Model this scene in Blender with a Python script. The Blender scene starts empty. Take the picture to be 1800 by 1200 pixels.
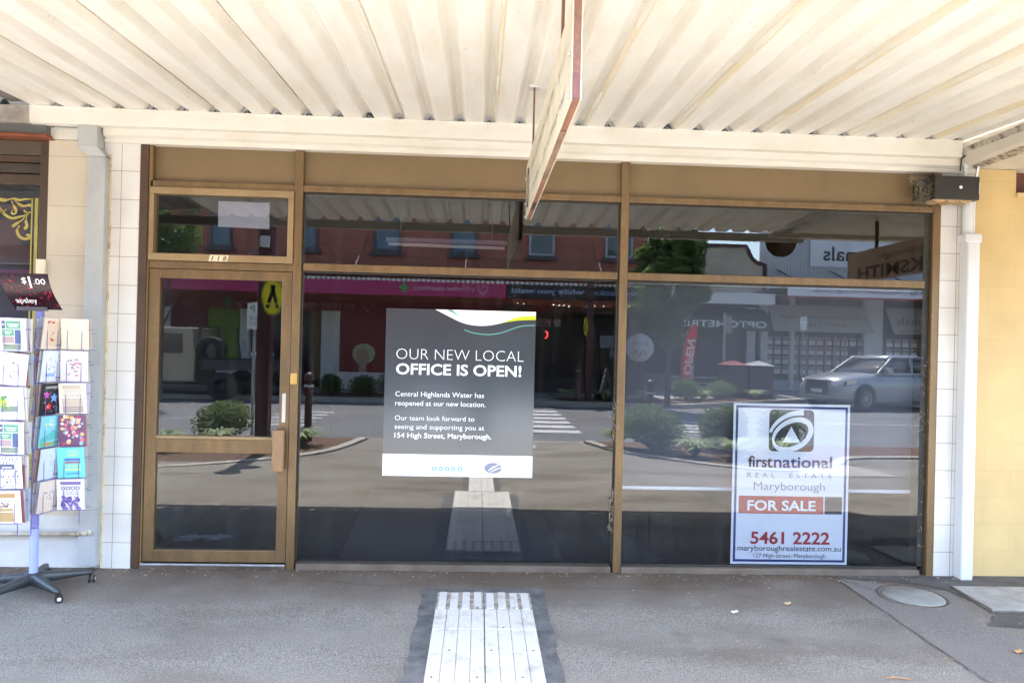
import bpy, bmesh, math, random
from mathutils import Vector, Matrix
R = math.radians
SC = bpy.context.scene
COL = SC.collection
random.seed(7)

# ------------------------------------------------------------------ camera
def set_camera():
    yaw, pitch, roll = .0452, .003, .0243
    f = Vector((math.sin(yaw)*math.cos(pitch), math.cos(yaw)*math.cos(pitch), math.sin(pitch)))
    r0 = Vector((math.cos(yaw), -math.sin(yaw), 0)); u0 = r0.cross(f)
    c, s = math.cos(roll), math.sin(roll)
    r = r0*c + u0*s; u = u0*c - r0*s
    cam = bpy.data.cameras.new('camera'); o = bpy.data.objects.new('camera', cam); COL.objects.link(o)
    m = Matrix((r, u, -f)).transposed().to_4x4(); m.translation = Vector((0, -5.1756, 1.629))
    o.matrix_world = m
    cam.sensor_width = 36; cam.lens = 1267.5/1800*36; cam.clip_start = .02; cam.clip_end = 600
    SC.camera = o
set_camera()

# ------------------------------------------------------------------ light
SUN_EL = R(64)
w = bpy.data.worlds.new('World'); SC.world = w; w.use_nodes = True
nt = w.node_tree
sky = nt.nodes.new('ShaderNodeTexSky'); sky.sky_type = 'NISHITA'; sky.sun_disc = False
sky.sun_elevation = SUN_EL; sky.sun_rotation = R(177)
bg = nt.nodes['Background']; nt.links.new(sky.outputs[0], bg.inputs[0]); bg.inputs[1].default_value = .125
sl = bpy.data.lights.new('sun', 'SUN'); sl.energy = 3.3; sl.angle = R(.5); sl.color = (1, .955, .885)
so = bpy.data.objects.new('sun', sl); COL.objects.link(so)
sd = Vector((-.02, -math.cos(SUN_EL), math.sin(SUN_EL)))        # towards the sun
so.rotation_euler = sd.to_track_quat('Z', 'Y').to_euler(); so.location = (0, -10, 30)
SC.view_settings.view_transform = 'Standard'; SC.view_settings.look = 'None'
SC.view_settings.exposure = 3.72; SC.view_settings.gamma = 1
SC.render.engine = 'CYCLES'
SC.cycles.max_bounces = 10; SC.cycles.diffuse_bounces = 6; SC.cycles.glossy_bounces = 5
SC.cycles.transparent_max_bounces = 16; SC.cycles.use_denoising = True; SC.cycles.use_adaptive_sampling = False
SC.cycles.caustics_reflective = False; SC.cycles.caustics_refractive = False
SC.cycles.sample_clamp_indirect = 8

# ------------------------------------------------------------------ materials
def s2l(c):
    return tuple(((x/255)/12.92 if x/255 <= .04045 else ((x/255+.055)/1.055)**2.4) for x in c)
MC = {}
def mat(name, c, c2=None, scale=4., rough=.6, metal=0., bump=0., bscale=120., spec=.5, stretch=(1, 1, 1), fine=0., fscale=300., thr=None):
    """Principled with noise between two linear colours, optional fine speckle and bump"""
    if name in MC: return MC[name]
    m = bpy.data.materials.new(name); m.use_nodes = True; MC[name] = m
    n = m.node_tree.nodes; L = m.node_tree.links.new; b = n['Principled BSDF']
    b.inputs['Base Color'].default_value = (*c, 1); b.inputs['Roughness'].default_value = rough
    b.inputs['Metallic'].default_value = metal; b.inputs['Specular IOR Level'].default_value = spec
    tc = n.new('ShaderNodeTexCoord'); mp = n.new('ShaderNodeMapping'); mp.inputs['Scale'].default_value = stretch
    L(tc.outputs['Object'], mp.inputs[0])
    out = None
    if c2 is not None:
        no = n.new('ShaderNodeTexNoise'); no.inputs['Scale'].default_value = scale; no.inputs['Detail'].default_value = 8; no.inputs['Roughness'].default_value = .62
        L(mp.outputs[0], no.inputs[0])
        mr = n.new('ShaderNodeMapRange'); a, z = thr or (.35, .65)
        mr.inputs[1].default_value = a; mr.inputs[2].default_value = z; L(no.outputs[0], mr.inputs[0])
        mx = n.new('ShaderNodeMix'); mx.data_type = 'RGBA'; mx.inputs[6].default_value = (*c, 1); mx.inputs[7].default_value = (*c2, 1)
        L(mr.outputs[0], mx.inputs[0]); out = mx.outputs[2]
    if fine:
        n2 = n.new('ShaderNodeTexNoise'); n2.inputs['Scale'].default_value = fscale; n2.inputs['Detail'].default_value = 3; L(tc.outputs['Object'], n2.inputs[0])
        mr2 = n.new('ShaderNodeMapRange'); mr2.inputs[1].default_value = .3; mr2.inputs[2].default_value = .7
        mr2.inputs[3].default_value = 1-fine; mr2.inputs[4].default_value = 1+fine; L(n2.outputs[0], mr2.inputs[0])
        mu = n.new('ShaderNodeMix'); mu.data_type = 'RGBA'; mu.blend_type = 'MULTIPLY'; mu.inputs[0].default_value = 1
        if out: L(out, mu.inputs[6])
        else: mu.inputs[6].default_value = (*c, 1)
        L(mr2.outputs[0], mu.inputs[7]); out = mu.outputs[2]
    if out: L(out, b.inputs['Base Color'])
    if bump:
        n3 = n.new('ShaderNodeTexNoise'); n3.inputs['Scale'].default_value = bscale; n3.inputs['Detail'].default_value = 4; L(mp.outputs[0], n3.inputs[0])
        bp = n.new('ShaderNodeBump'); bp.inputs['Strength'].default_value = bump; bp.inputs['Distance'].default_value = .01
        L(n3.outputs[0], bp.inputs['Height']); L(bp.outputs[0], b.inputs['Normal'])
    return m

def brick(name, c1, c2, mortar, bw, bh, ms=.004, off=.5, rough=.5, spec=.5, axes='xz', bump=.3, shift=(0, 0)):
    if name in MC: return MC[name]
    m = bpy.data.materials.new(name); m.use_nodes = True; MC[name] = m
    n = m.node_tree.nodes; L = m.node_tree.links.new; b = n['Principled BSDF']
    tc = n.new('ShaderNodeTexCoord'); sx = n.new('ShaderNodeSeparateXYZ'); cx = n.new('ShaderNodeCombineXYZ'); L(tc.outputs['Object'], sx.inputs[0])
    for k, a in enumerate(axes):
        ad = n.new('ShaderNodeMath'); ad.operation = 'ADD'; ad.inputs[1].default_value = shift[k]; L(sx.outputs['xyz'.index(a)], ad.inputs[0]); L(ad.outputs[0], cx.inputs[k])
    t = n.new('ShaderNodeTexBrick'); t.offset = off; t.inputs['Scale'].default_value = 1; t.inputs['Brick Width'].default_value = bw; t.inputs['Row Height'].default_value = bh
    t.inputs['Mortar Size'].default_value = ms; t.inputs['Mortar Smooth'].default_value = .1
    t.inputs['Color1'].default_value = (*c1, 1); t.inputs['Color2'].default_value = (*c2, 1); t.inputs['Mortar'].default_value = (*mortar, 1)
    L(cx.outputs[0], t.inputs[0])
    no = n.new('ShaderNodeTexNoise'); no.inputs['Scale'].default_value = 2.2; no.inputs['Detail'].default_value = 7; L(tc.outputs['Object'], no.inputs[0])
    mr = n.new('ShaderNodeMapRange'); mr.inputs[1].default_value = .3; mr.inputs[2].default_value = .7; mr.inputs[3].default_value = .86; mr.inputs[4].default_value = 1.06; L(no.outputs[0], mr.inputs[0])
    mu = n.new('ShaderNodeMix'); mu.data_type = 'RGBA'; mu.blend_type = 'MULTIPLY'; mu.inputs[0].default_value = 1; L(t.outputs[0], mu.inputs[6]); L(mr.outputs[0], mu.inputs[7])
    L(mu.outputs[2], b.inputs['Base Color']); b.inputs['Roughness'].default_value = rough; b.inputs['Specular IOR Level'].default_value = spec
    bp = n.new('ShaderNodeBump'); bp.inputs['Strength'].default_value = bump; bp.inputs['Distance'].default_value = .003; bp.invert = True
    L(t.outputs['Fac'], bp.inputs['Height']); L(bp.outputs[0], b.inputs['Normal'])
    return m

def glass(name, refl=1.9, tint=(.8, .82, .84), rough=0.):
    m = bpy.data.materials.new(name); m.use_nodes = True; MC[name] = m
    n = m.node_tree.nodes; L = m.node_tree.links.new; n.remove(n['Principled BSDF'])
    fr = n.new('ShaderNodeFresnel'); fr.inputs[0].default_value = 1.5
    k = n.new('ShaderNodeMath'); k.operation = 'MULTIPLY'; k.inputs[1].default_value = refl; k.use_clamp = True; L(fr.outputs[0], k.inputs[0])
    ge = n.new('ShaderNodeNewGeometry'); iv = n.new('ShaderNodeMath'); iv.operation = 'SUBTRACT'; iv.inputs[0].default_value = 1; L(ge.outputs['Backfacing'], iv.inputs[1])
    k2 = n.new('ShaderNodeMath'); k2.operation = 'MULTIPLY'; L(k.outputs[0], k2.inputs[0]); L(iv.outputs[0], k2.inputs[1])
    tr = n.new('ShaderNodeBsdfTransparent'); tr.inputs[0].default_value = (*tint, 1)
    gl = n.new('ShaderNodeBsdfGlossy'); gl.inputs['Roughness'].default_value = rough
    # float glass is never perfectly flat
    tc = n.new('ShaderNodeTexCoord'); no = n.new('ShaderNodeTexNoise'); no.inputs['Scale'].default_value = .8; no.inputs['Detail'].default_value = 1; L(tc.outputs['Object'], no.inputs[0])
    bp = n.new('ShaderNodeBump'); bp.inputs['Strength'].default_value = .008; bp.inputs['Distance'].default_value = .01; L(no.outputs[0], bp.inputs['Height']); L(bp.outputs[0], gl.inputs['Normal'])
    mp = n.new('ShaderNodeMapping'); mp.inputs['Scale'].default_value = (9, 1, .8); L(tc.outputs['Object'], mp.inputs[0]); sm = n.new('ShaderNodeTexNoise'); sm.inputs['Scale'].default_value = 1.6; sm.inputs['Detail'].default_value = 6; L(mp.outputs[0], sm.inputs[0])
    sr = n.new('ShaderNodeMapRange'); sr.inputs[1].default_value = .5; sr.inputs[2].default_value = .8; sr.inputs[4].default_value = .014; L(sm.outputs[0], sr.inputs[0]); df = n.new('ShaderNodeBsdfDiffuse'); df.inputs[0].default_value = (.6, .58, .55, 1)
    dm = n.new('ShaderNodeMixShader'); L(sr.outputs[0], dm.inputs[0]); L(tr.outputs[0], dm.inputs[1]); L(df.outputs[0], dm.inputs[2]); tr = dm
    mx = n.new('ShaderNodeMixShader'); L(k2.outputs[0], mx.inputs[0]); L(tr.outputs[0], mx.inputs[1]); L(gl.outputs[0], mx.inputs[2])
    L(mx.outputs[0], n['Material Output'].inputs[0]); return m

P = lambda *c: s2l(c)
CREAM = mat('cream_paint', (.72, .685, .61), (.60, .54, .45), 1.6, .5, bump=.08, bscale=30, stretch=(1, 1, 2.5), thr=(.45, .8))
AWN = mat('awning_cream_paint', (.80, .775, .715), (.69, .64, .55), 2.6, .42, bump=.12, bscale=9, stretch=(2, .5, 1), thr=(.42, .75))
def scratches(m):
    n = m.node_tree.nodes; L = m.node_tree.links.new; b = n['Principled BSDF']; src = b.inputs['Base Color'].links[0].from_socket; tc = n.new('ShaderNodeTexCoord'); ff = []
    for sc, st, lo, hi in ((1., (22, 95, 1), .66, .70), (1.1, (3, 1.2, 1), .52, .62)):
        mp = n.new('ShaderNodeMapping'); mp.inputs['Scale'].default_value = st; L(tc.outputs['Object'], mp.inputs[0]); no = n.new('ShaderNodeTexNoise'); no.inputs['Scale'].default_value = sc; no.inputs['Detail'].default_value = 3; L(mp.outputs[0], no.inputs[0])
        mr = n.new('ShaderNodeMapRange'); mr.inputs[1].default_value = lo; mr.inputs[2].default_value = hi; L(no.outputs[0], mr.inputs[0]); ff.append(mr.outputs[0])
    mu = n.new('ShaderNodeMath'); mu.operation = 'MULTIPLY'; L(ff[0], mu.inputs[0]); L(ff[1], mu.inputs[1]); m2 = n.new('ShaderNodeMath'); m2.operation = 'MULTIPLY'; m2.inputs[1].default_value = .7; L(mu.outputs[0], m2.inputs[0])
    mx = n.new('ShaderNodeMix'); mx.data_type = 'RGBA'; mx.inputs[7].default_value = (.16, .12, .08, 1); L(src, mx.inputs[6]); L(m2.outputs[0], mx.inputs[0]); L(mx.outputs[2], b.inputs['Base Color'])
scratches(AWN)
AWNLAP = mat('awning_lap_glint', (.74, .64, .44), (.80, .75, .64), 3, .2, stretch=(4, .6, 1))
GREYIRON = mat('weathered_grey_iron', (.20, .19, .17), (.11, .10, .09), 5, .6, bump=.2, bscale=40)
DARK = mat('dark_void', (.02, .018, .016), rough=.9)
ZINC = mat('zinc', (.42, .43, .43), (.33, .34, .35), 9, .45, metal=.5, bump=.05)
GALV = mat('galvanised_paint', (.42, .43, .42), (.33, .34, .34), 6, .5, stretch=(1, 1, .5), thr=(.4, .75))
BRONZE = mat('bronze_aluminium', P(124, 99, 66), P(104, 83, 56), 5, .36, metal=.25, stretch=(2.5, 2.5, .5), fine=.10, fscale=60)
BRONZE_L = mat('pale_gold_aluminium', P(156, 132, 96), P(140, 116, 82), 4, .42, metal=.25)
BRONZE_D = mat('dark_bronze', P(78, 56, 38), P(62, 44, 30), 5, .5)
SPAN = mat('khaki_spandrel_panel', P(122, 101, 70), P(110, 91, 63), 1.2, .5, bump=.03)
BLACKRUB = mat('black_rubber_seal', (.012, .011, .01), (.03, .026, .02), 12, .6)
TILE = brick('white_glazed_tile', (.76, .74, .70), (.73, .71, .67), (.32, .26, .19), .1265, .199, .0020, 0, .18, .6, shift=(2.641, .02))
TILER = brick('white_glazed_tile_right', (.70, .68, .64), (.67, .65, .61), (.30, .23, .16), .125, .199, .0022, 0, .18, .6, shift=(-3.362, .02))
BEIGE = brick('beige_ceramic_panel', (.60, .52, .405), (.58, .505, .395), (.36, .30, .22), 1.2, .345, .002, 0, .3, .5, shift=(3.2, .25))
RISER = mat('white_render', (.66, .65, .62), (.54, .51, .47), 3, .7, bump=.1, bscale=60)
YELLOW = brick('yellow_painted_block', (.60, .43, .19), (.588, .418, .184), (.555, .39, .17), .39, .194, .003, .5, .5, .4, bump=.12)
GRANITE = mat('grey_granite', (.16, .16, .15), (.08, .08, .075), 160, .3, thr=(.3, .7))
COPPER = mat('reddish_brown_strip', P(140, 78, 48), P(110, 60, 40), 8, .4)
WHITEPVC = mat('white_pvc', (.64, .65, .66), (.54, .54, .52), 2, .3, stretch=(1, 1, .4), thr=(.5, .85))
BLACKPAINT = mat('black_painted_steel', (.014, .013, .0125), (.028, .025, .022), 7, .4, bump=.08)
WOOD = mat('bare_timber', P(188, 160, 118), P(150, 120, 82), 12, .7, stretch=(1, 6, 6))
WOODH = mat('timber_handle', P(150, 118, 84), P(128, 98, 68), 8, .5, stretch=(8, 8, 1))
REDWOOD = mat('faded_red_timber', P(158, 106, 82), P(118, 90, 76), 10, .6, stretch=(3, .6, 3), bump=.2)
GREYWOOD = mat('weathered_sign_timber', P(150, 122, 100), P(108, 86, 72), 7, .7, stretch=(4, .7, 4), bump=.2)
SIGNFACE = mat('cream_sign_face', P(208, 200, 182), P(186, 176, 156), 3, .55, thr=(.4, .8))
SIGNGREY = mat('faded_grey_lettering', P(140, 134, 124), P(186, 174, 152), 14, .6)
WHITE = mat('white_print', (.82, .82, .82), rough=.45)
STEEL = mat('brushed_steel', (.55, .55, .55), rough=.3, metal=.9)
BRASS = mat('brass', P(196, 160, 92), rough=.35, metal=.6)
SLATE = mat('poster_slate_print', (.044, .054, .062), (.040, .049, .057), 2, .16, spec=1.)
POSTERW = mat('poster_white_print', (.85, .86, .86), rough=.2, spec=.6)
LIME = mat('lime_print', P(190, 210, 40), rough=.25); TEAL = mat('teal_print', P(95, 165, 155), rough=.25)
PALETEAL = mat('pale_teal_print', P(190, 214, 212), rough=.3); MIDGREY = mat('mid_grey_print', P(120, 126, 142), rough=.3)
SALEW = mat('sale_sign_white', (.72, .75, .82), (.70, .73, .80), 1, .35)
NAVY = mat('navy_print', P(34, 52, 110), rough=.35); NAVYD = mat('dark_navy_print', P(24, 28, 50), rough=.35); SALERED = mat('red_print', P(156, 20, 30), rough=.35); GREYPR = mat('grey_print', P(120, 120, 130), rough=.4)
GLASSW = glass('window_glass', 2.3, (.86, .88, .90)); GLASSD = glass('door_glass', 2.3, (.86, .88, .90))
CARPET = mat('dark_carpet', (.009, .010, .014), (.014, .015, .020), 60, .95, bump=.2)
FLOORL = mat('blue_grey_floor', (.030, .034, .046), (.038, .042, .055), 50, .95, bump=.2)
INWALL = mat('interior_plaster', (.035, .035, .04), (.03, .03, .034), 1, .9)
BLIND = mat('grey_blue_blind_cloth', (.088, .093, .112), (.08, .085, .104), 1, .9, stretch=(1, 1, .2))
PAPER = mat('white_paper', (.34, .34, .40), rough=.8)

def asphalt():
    m = mat('footpath_asphalt', (.218, .199, .170), (.28, .257, .22), .7, .85, bump=.8, bscale=170, fine=.55, fscale=150, thr=(.3, .7))
    n = m.node_tree.nodes; L = m.node_tree.links.new; b = n['Principled BSDF']; src = b.inputs['Base Color'].links[0].from_socket
    tc = n.new('ShaderNodeTexCoord')
    def layer(src, scale, lo, hi, col, fac, stretch, detail=6):
        mp = n.new('ShaderNodeMapping'); mp.inputs['Scale'].default_value = stretch; L(tc.outputs['Object'], mp.inputs[0])
        no = n.new('ShaderNodeTexNoise'); no.inputs['Scale'].default_value = scale; no.inputs['Detail'].default_value = detail; L(mp.outputs[0], no.inputs[0])
        mr = n.new('ShaderNodeMapRange'); mr.inputs[1].default_value = lo; mr.inputs[2].default_value = hi; mr.inputs[4].default_value = fac; L(no.outputs[0], mr.inputs[0])
        mx = n.new('ShaderNodeMix'); mx.data_type = 'RGBA'; mx.inputs[7].default_value = (*col, 1); L(src, mx.inputs[6]); L(mr.outputs[0], mx.inputs[0]); return mx.outputs[2], mr, no
    src, _, _ = layer(src, .55, .52, .72, (.10, .085, .075), .55, (1, 1.8, 1))
    src, _, _ = layer(src, 1.3, .48, .72, (.125, .095, .07), .7, (.6, 1.5, 1), 8)
    src, _, _ = layer(src, 6, .60, .70, (.30, .275, .24), .35, (1, 1, 1), 8)
    src, _, _ = layer(src, 75, .69, .73, (.42, .40, .37), .8, (1, 1, 1), 2)
    src, _, _ = layer(src, 3.2, .62, .80, (.08, .075, .07), .5, (1, 1, 1), 9)
    # band of brown dirt against the shopfront, also painting darker shade at its base
    sx = n.new('ShaderNodeSeparateXYZ'); L(tc.outputs['Object'], sx.inputs[0])
    no = n.new('ShaderNodeTexNoise'); no.inputs['Scale'].default_value = 2.2; no.inputs['Detail'].default_value = 7; L(tc.outputs['Object'], no.inputs[0])
    ad = n.new('ShaderNodeMath'); ad.operation = 'MULTIPLY_ADD'; ad.inputs[1].default_value = .95; L(no.outputs[0], ad.inputs[0]); L(sx.outputs[1], ad.inputs[2])
    mr = n.new('ShaderNodeMapRange'); mr.inputs[1].default_value = -.28; mr.inputs[2].default_value = .42; mr.inputs[4].default_value = .95; L(ad.outputs[0], mr.inputs[0])
    mx = n.new('ShaderNodeMix'); mx.data_type = 'RGBA'; mx.inputs[7].default_value = (.115, .080, .055, 1); L(src, mx.inputs[6]); L(mr.outputs[0], mx.inputs[0])
    L(mx.outputs[2], b.inputs['Base Color']); return m
ASPH = asphalt()
ROAD = mat('road_asphalt', (.125, .128, .135), (.155, .158, .166), .5, .85, bump=.3, bscale=120, fine=.2, fscale=120)
BITUMEN = mat('dark_bitumen_patch', (.08, .083, .088), (.17, .168, .162), 9, .85, bump=.9, bscale=90, fine=.3, fscale=200)
KERB = mat('concrete_kerb', (.42, .40, .35), (.33, .31, .27), 3, .8, bump=.2, bscale=60)
CONC = mat('worn_concrete', (.30, .30, .27), (.22, .22, .20), 6, .8, bump=.4, bscale=60, fine=.15, fscale=150)
LIDCONC = mat('pitted_concrete_lid', (.38, .37, .34), (.26, .25, .23), 8, .8, bump=.5, bscale=40)
TACT = mat('worn_white_tactile_paint', (.64, .63, .60), (.38, .33, .27), 6, .6, thr=(.52, .74), bump=.3, bscale=60, fine=.12, fscale=80)
LINE = mat('white_road_paint', (.62, .62, .62), (.42, .42, .43), 7, .7)
MULCH = mat('bark_mulch', (.085, .045, .03), (.17, .11, .075), 28, .95, bump=1, bscale=30, fine=.4, fscale=45)
GROUND = mat('dry_ground', (.14, .13, .11), (.18, .17, .14), 1, .95)
CRACK = mat('crack_tar', (.03, .028, .026), rough=.9)
BRICKR = brick('red_brick', (.48, .15, .10), (.42, .125, .085), (.34, .2, .16), .24, .086, .008, .5, .85, .3)
LEAFG = mat('shrub_leaf', (.10, .15, .05), (.16, .19, .08), 9, .6); LEAFT = mat('tree_leaf', (.07, .13, .03), (.11, .17, .05), 3, .45)
LEAFV = mat('variegated_leaf', (.50, .55, .38), (.22, .31, .12), 20, .5)
def translucent(m, f):
    n = m.node_tree.nodes; L = m.node_tree.links.new; b = n['Principled BSDF']; t_ = n.new('ShaderNodeBsdfTranslucent'); mx = n.new('ShaderNodeMixShader'); mx.inputs[0].default_value = f
    src = b.inputs['Base Color'].links
    hs = n.new('ShaderNodeHueSaturation'); hs.inputs['Value'].default_value = 1.7
    if src: L(src[0].from_socket, hs.inputs['Color'])
    L(hs.outputs[0], t_.inputs[0]); L(b.outputs[0], mx.inputs[1]); L(t_.outputs[0], mx.inputs[2]); L(mx.outputs[0], n['Material Output'].inputs[0]); return m
for m_ in (LEAFG, LEAFT, LEAFV): translucent(m_, .42)
BARK = mat('bark', (.12, .095, .075), (.08, .06, .05), 12, .9, bump=.5)
MAROON = mat('maroon_enamel', (.065, .014, .016), (.05, .012, .014), 5, .4)
SIGNYEL = mat('warning_yellow', (.92, .86, .03), rough=.4); BLACK = mat('black_print', (.012, .012, .012), rough=.5)

# ------------------------------------------------------------------ builders
class MB:
    def __init__(s): s.v = []; s.f = []; s.mi = []; s.m = 0; s.sm = []
    def add(s, vs, fs, smooth=False):
        o = len(s.v); s.v += [tuple(v) for v in vs]
        for f in fs: s.f.append([i+o for i in f]); s.mi.append(s.m); s.sm.append(smooth)
        return s
    def box(s, x0, x1, y0, y1, z0, z1):
        if x0 > x1: x0, x1 = x1, x0
        if y0 > y1: y0, y1 = y1, y0
        if z0 > z1: z0, z1 = z1, z0
        return s.add([(x0, y0, z0), (x1, y0, z0), (x1, y1, z0), (x0, y1, z0), (x0, y0, z1), (x1, y0, z1), (x1, y1, z1), (x0, y1, z1)],
                     [(0, 3, 2, 1), (4, 5, 6, 7), (0, 1, 5, 4), (1, 2, 6, 5), (2, 3, 7, 6), (3, 0, 4, 7)])
    def rbox(s, x0, x1, y0, y1, z0, z1, b=.005, M=None):
        bm = bmesh.new(); bmesh.ops.create_cube(bm, size=1)
        for v in bm.verts: v.co = Vector(((x0+x1)/2+v.co.x*abs(x1-x0), (y0+y1)/2+v.co.y*abs(y1-y0), (z0+z1)/2+v.co.z*abs(z1-z0)))
        bmesh.ops.bevel(bm, geom=bm.edges[:], offset=b, segments=2, affect='EDGES', profile=.5)
        if M is not None: bmesh.ops.transform(bm, matrix=M, verts=bm.verts)
        bm.verts.index_update(); s.add([v.co for v in bm.verts], [[v.index for v in f.verts] for f in bm.faces]); bm.free(); return s
    def prism(s, pts, axis, a, b):
        """2-D outline (counter-clockwise) extruded along an axis from a to b"""
        def P3(p, h): return {'x': (h, p[0], p[1]), 'y': (p[0], h, p[1]), 'z': (p[0], p[1], h)}[axis]
        n = len(pts); vs = [P3(p, a) for p in pts] + [P3(p, b) for p in pts]
        return s.add(vs, [list(range(n))[::-1], list(range(n, 2*n))] + [(i, (i+1) % n, n+(i+1) % n, n+i) for i in range(n)])
    def tube(s, pts, r, seg=8, caps=True):
        pts = [Vector(p) for p in pts]; rs = r if isinstance(r, (list, tuple)) else [r]*len(pts); vs = []
        ref = None
        for i, p in enumerate(pts):
            d = (pts[min(i+1, len(pts)-1)]-pts[max(i-1, 0)]).normalized()
            if ref is None: ref = Vector((0, 0, 1)) if abs(d.z) < .9 else Vector((1, 0, 0))
            a = d.cross(ref).normalized(); b = a.cross(d).normalized(); ref = b
            for k in range(seg):
                t = 2*math.pi*(k+.5)/seg; vs.append(p+(a*math.cos(t)+b*math.sin(t))*rs[i])
        fs = [(i*seg+k, i*seg+(k+1) % seg, (i+1)*seg+(k+1) % seg, (i+1)*seg+k) for i in range(len(pts)-1) for k in range(seg)]
        o = len(s.v); s.add(vs, fs, seg > 5)
        if caps: s.add([vs[k] for k in range(seg)], [list(range(seg))]); s.add([vs[-seg+k] for k in range(seg)], [list(range(seg))[::-1]])
        return s
    def lathe(s, prof, c, seg=24, axis='z'):
        vs = []
        for r, h in prof:
            for k in range(seg):
                t = 2*math.pi*k/seg; a, b = r*math.cos(t), r*math.sin(t)
                vs.append({'z': (c[0]+a, c[1]+b, c[2]+h), 'y': (c[0]+a, c[1]+h, c[2]+b), 'x': (c[0]+h, c[1]+a, c[2]+b)}[axis])
        return s.add(vs, [(i*seg+k, i*seg+(k+1) % seg, (i+1)*seg+(k+1) % seg, (i+1)*seg+k) for i in range(len(prof)-1) for k in range(seg)], True)
    def build(s, name, m, parent=None, label=None):
        me = bpy.data.meshes.new(name); me.from_pydata(s.v, [], s.f)
        for q in (m if isinstance(m, (list, tuple)) else [m]): me.materials.append(q)
        for i, p in enumerate(me.polygons): p.material_index = s.mi[i]; p.use_smooth = s.sm[i]
        bm = bmesh.new(); bm.from_mesh(me); bmesh.ops.recalc_face_normals(bm, faces=bm.faces); bm.to_mesh(me); bm.free()
        return link(name, me, parent, label)
def wloc(p):
    v = Vector((0, 0, 0))
    while p is not None: v += p.location; p = p.parent
    return v
def link(name, me, parent=None, label=None):
    """mesh written in world coordinates; its parents are unrotated while it is built"""
    o = bpy.data.objects.new(name, me); COL.objects.link(o)
    if parent is not None:
        off = wloc(parent); me.transform(Matrix.Translation(-off)); o.parent = parent
    if label: o['label'] = label
    return o
def thing(name, label, cat, loc=(0, 0, 0), group=None):
    o = bpy.data.objects.new(name, None); COL.objects.link(o); o.location = loc; o.empty_display_size = .2
    o['label'] = label; o['category'] = cat
    if group: o['group'] = group
    return o
def tag(o, label, cat, group=None):
    o['label'] = label; o['category'] = cat
    if group: o['group'] = group
    return o
def struct(o): o['kind'] = 'structure'; return o
def B(*a): return MB().box(*a)
def copy_tree(o, parent=None):
    c = o.copy(); COL.objects.link(c)
    if parent is not None: c.parent = parent
    for ch in list(o.children): copy_tree(ch, c)
    return c
def poly(pts, y, t=.002):          # upright flat outline (x,z) facing the street, front face at y
    return MB().prism(pts, 'y', y, y+t)
def ell(cx, cz, rx, rz, n=28, rot=0., a0=0, a1=360):
    o = []
    for k in range(n + (0 if a1-a0 == 360 else 1)):
        t = R(a0+(a1-a0)*k/n); x, z = rx*math.cos(t), rz*math.sin(t)
        o.append((cx+x*math.cos(rot)-z*math.sin(rot), cz+x*math.sin(rot)+z*math.cos(rot)))
    return o
def ribbon(pts, ws):               # outline of a stroke through pts with widths ws
    L_, R_ = [], []
    for i, p in enumerate(pts):
        a, b = pts[max(i-1, 0)], pts[min(i+1, len(pts)-1)]; dx, dz = b[0]-a[0], b[1]-a[1]; l = math.hypot(dx, dz) or 1
        w_ = ws[i] if isinstance(ws, (list, tuple)) else ws
        L_.append((p[0]-dz/l*w_/2, p[1]+dx/l*w_/2)); R_.append((p[0]+dz/l*w_/2, p[1]-dx/l*w_/2))
    return L_, R_
def stroke(mb, pts, ws, y, t=.002, face=1):
    L_, R_ = ribbon(pts, ws)
    for i in range(len(pts)-1): mb.prism([R_[i], R_[i+1], L_[i+1], L_[i]], 'y', y, y+t*face)
    return mb
def bez(p0, p1, p2, p3, n=12):
    return [tuple((1-t)**3*a+3*(1-t)**2*t*b+3*(1-t)*t*t*c+t**3*d for a, b, c, d in zip(p0, p1, p2, p3)) for t in [k/n for k in range(n+1)]]

def text(s, x0, x1, z, h, y, m, parent=None, bold=0., back=False, shear=0., name='lettering', spacing=1., mtx=None):
    """writing with its cap height h, fitted from x0 to x1 on baseline z (back: read from across the street)"""
    cu = bpy.data.curves.new(name, 'FONT'); cu.body = s; cu.size = 1; cu.offset = bold; cu.shear = shear; cu.space_character = spacing; cu.resolution_u = 3
    o = bpy.data.objects.new(name, cu); COL.objects.link(o); bpy.context.view_layer.update()
    dg = bpy.context.evaluated_depsgraph_get(); me = bpy.data.meshes.new_from_object(o.evaluated_get(dg)); me.name = name
    bpy.data.objects.remove(o); bpy.data.curves.remove(cu)
    xs = [v.co.x for v in me.vertices]; a, b = min(xs), max(xs); k = (x1-x0)/(b-a); kz = h/.73
    for v in me.vertices:
        X = x0+(v.co.x-a)*k; Z = z+v.co.y*kz
        v.co = Vector((x0+x1-X if back else X, y, Z))
    if back: me.flip_normals()
    if mtx is not None: me.transform(mtx)
    me.materials.append(m); return link(name, me, parent)

# ------------------------------------------------------------------ ground
S = .0117
def sheet(x0, x1, y0, y1, z0, z1, nx=1, ny=1):
    vs = [(x0+(x1-x0)*i/nx, y0+(y1-y0)*j/ny, z0+(z1-z0)*j/ny) for j in range(ny+1) for i in range(nx+1)]
    return MB().add(vs, [(j*(nx+1)+i, j*(nx+1)+i+1, (j+1)*(nx+1)+i+1, (j+1)*(nx+1)+i) for j in range(ny) for i in range(nx)])
struct(sheet(-250, 250, -250, 250, -.30, -.30).build('ground', GROUND))
struct(sheet(-40, 40, -7.42, .02, -S*7.42, 0).build('footpath', ASPH))
struct(sheet(-60, 60, -16.3, -7.55, -.205, -.215).build('road', ROAD))
def zf(y): return S*y
mb = MB()
mb.box(-40, 40, -7.56, -7.42, -.3, -.082)
struct(mb.build('kerb', KERB))
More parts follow.
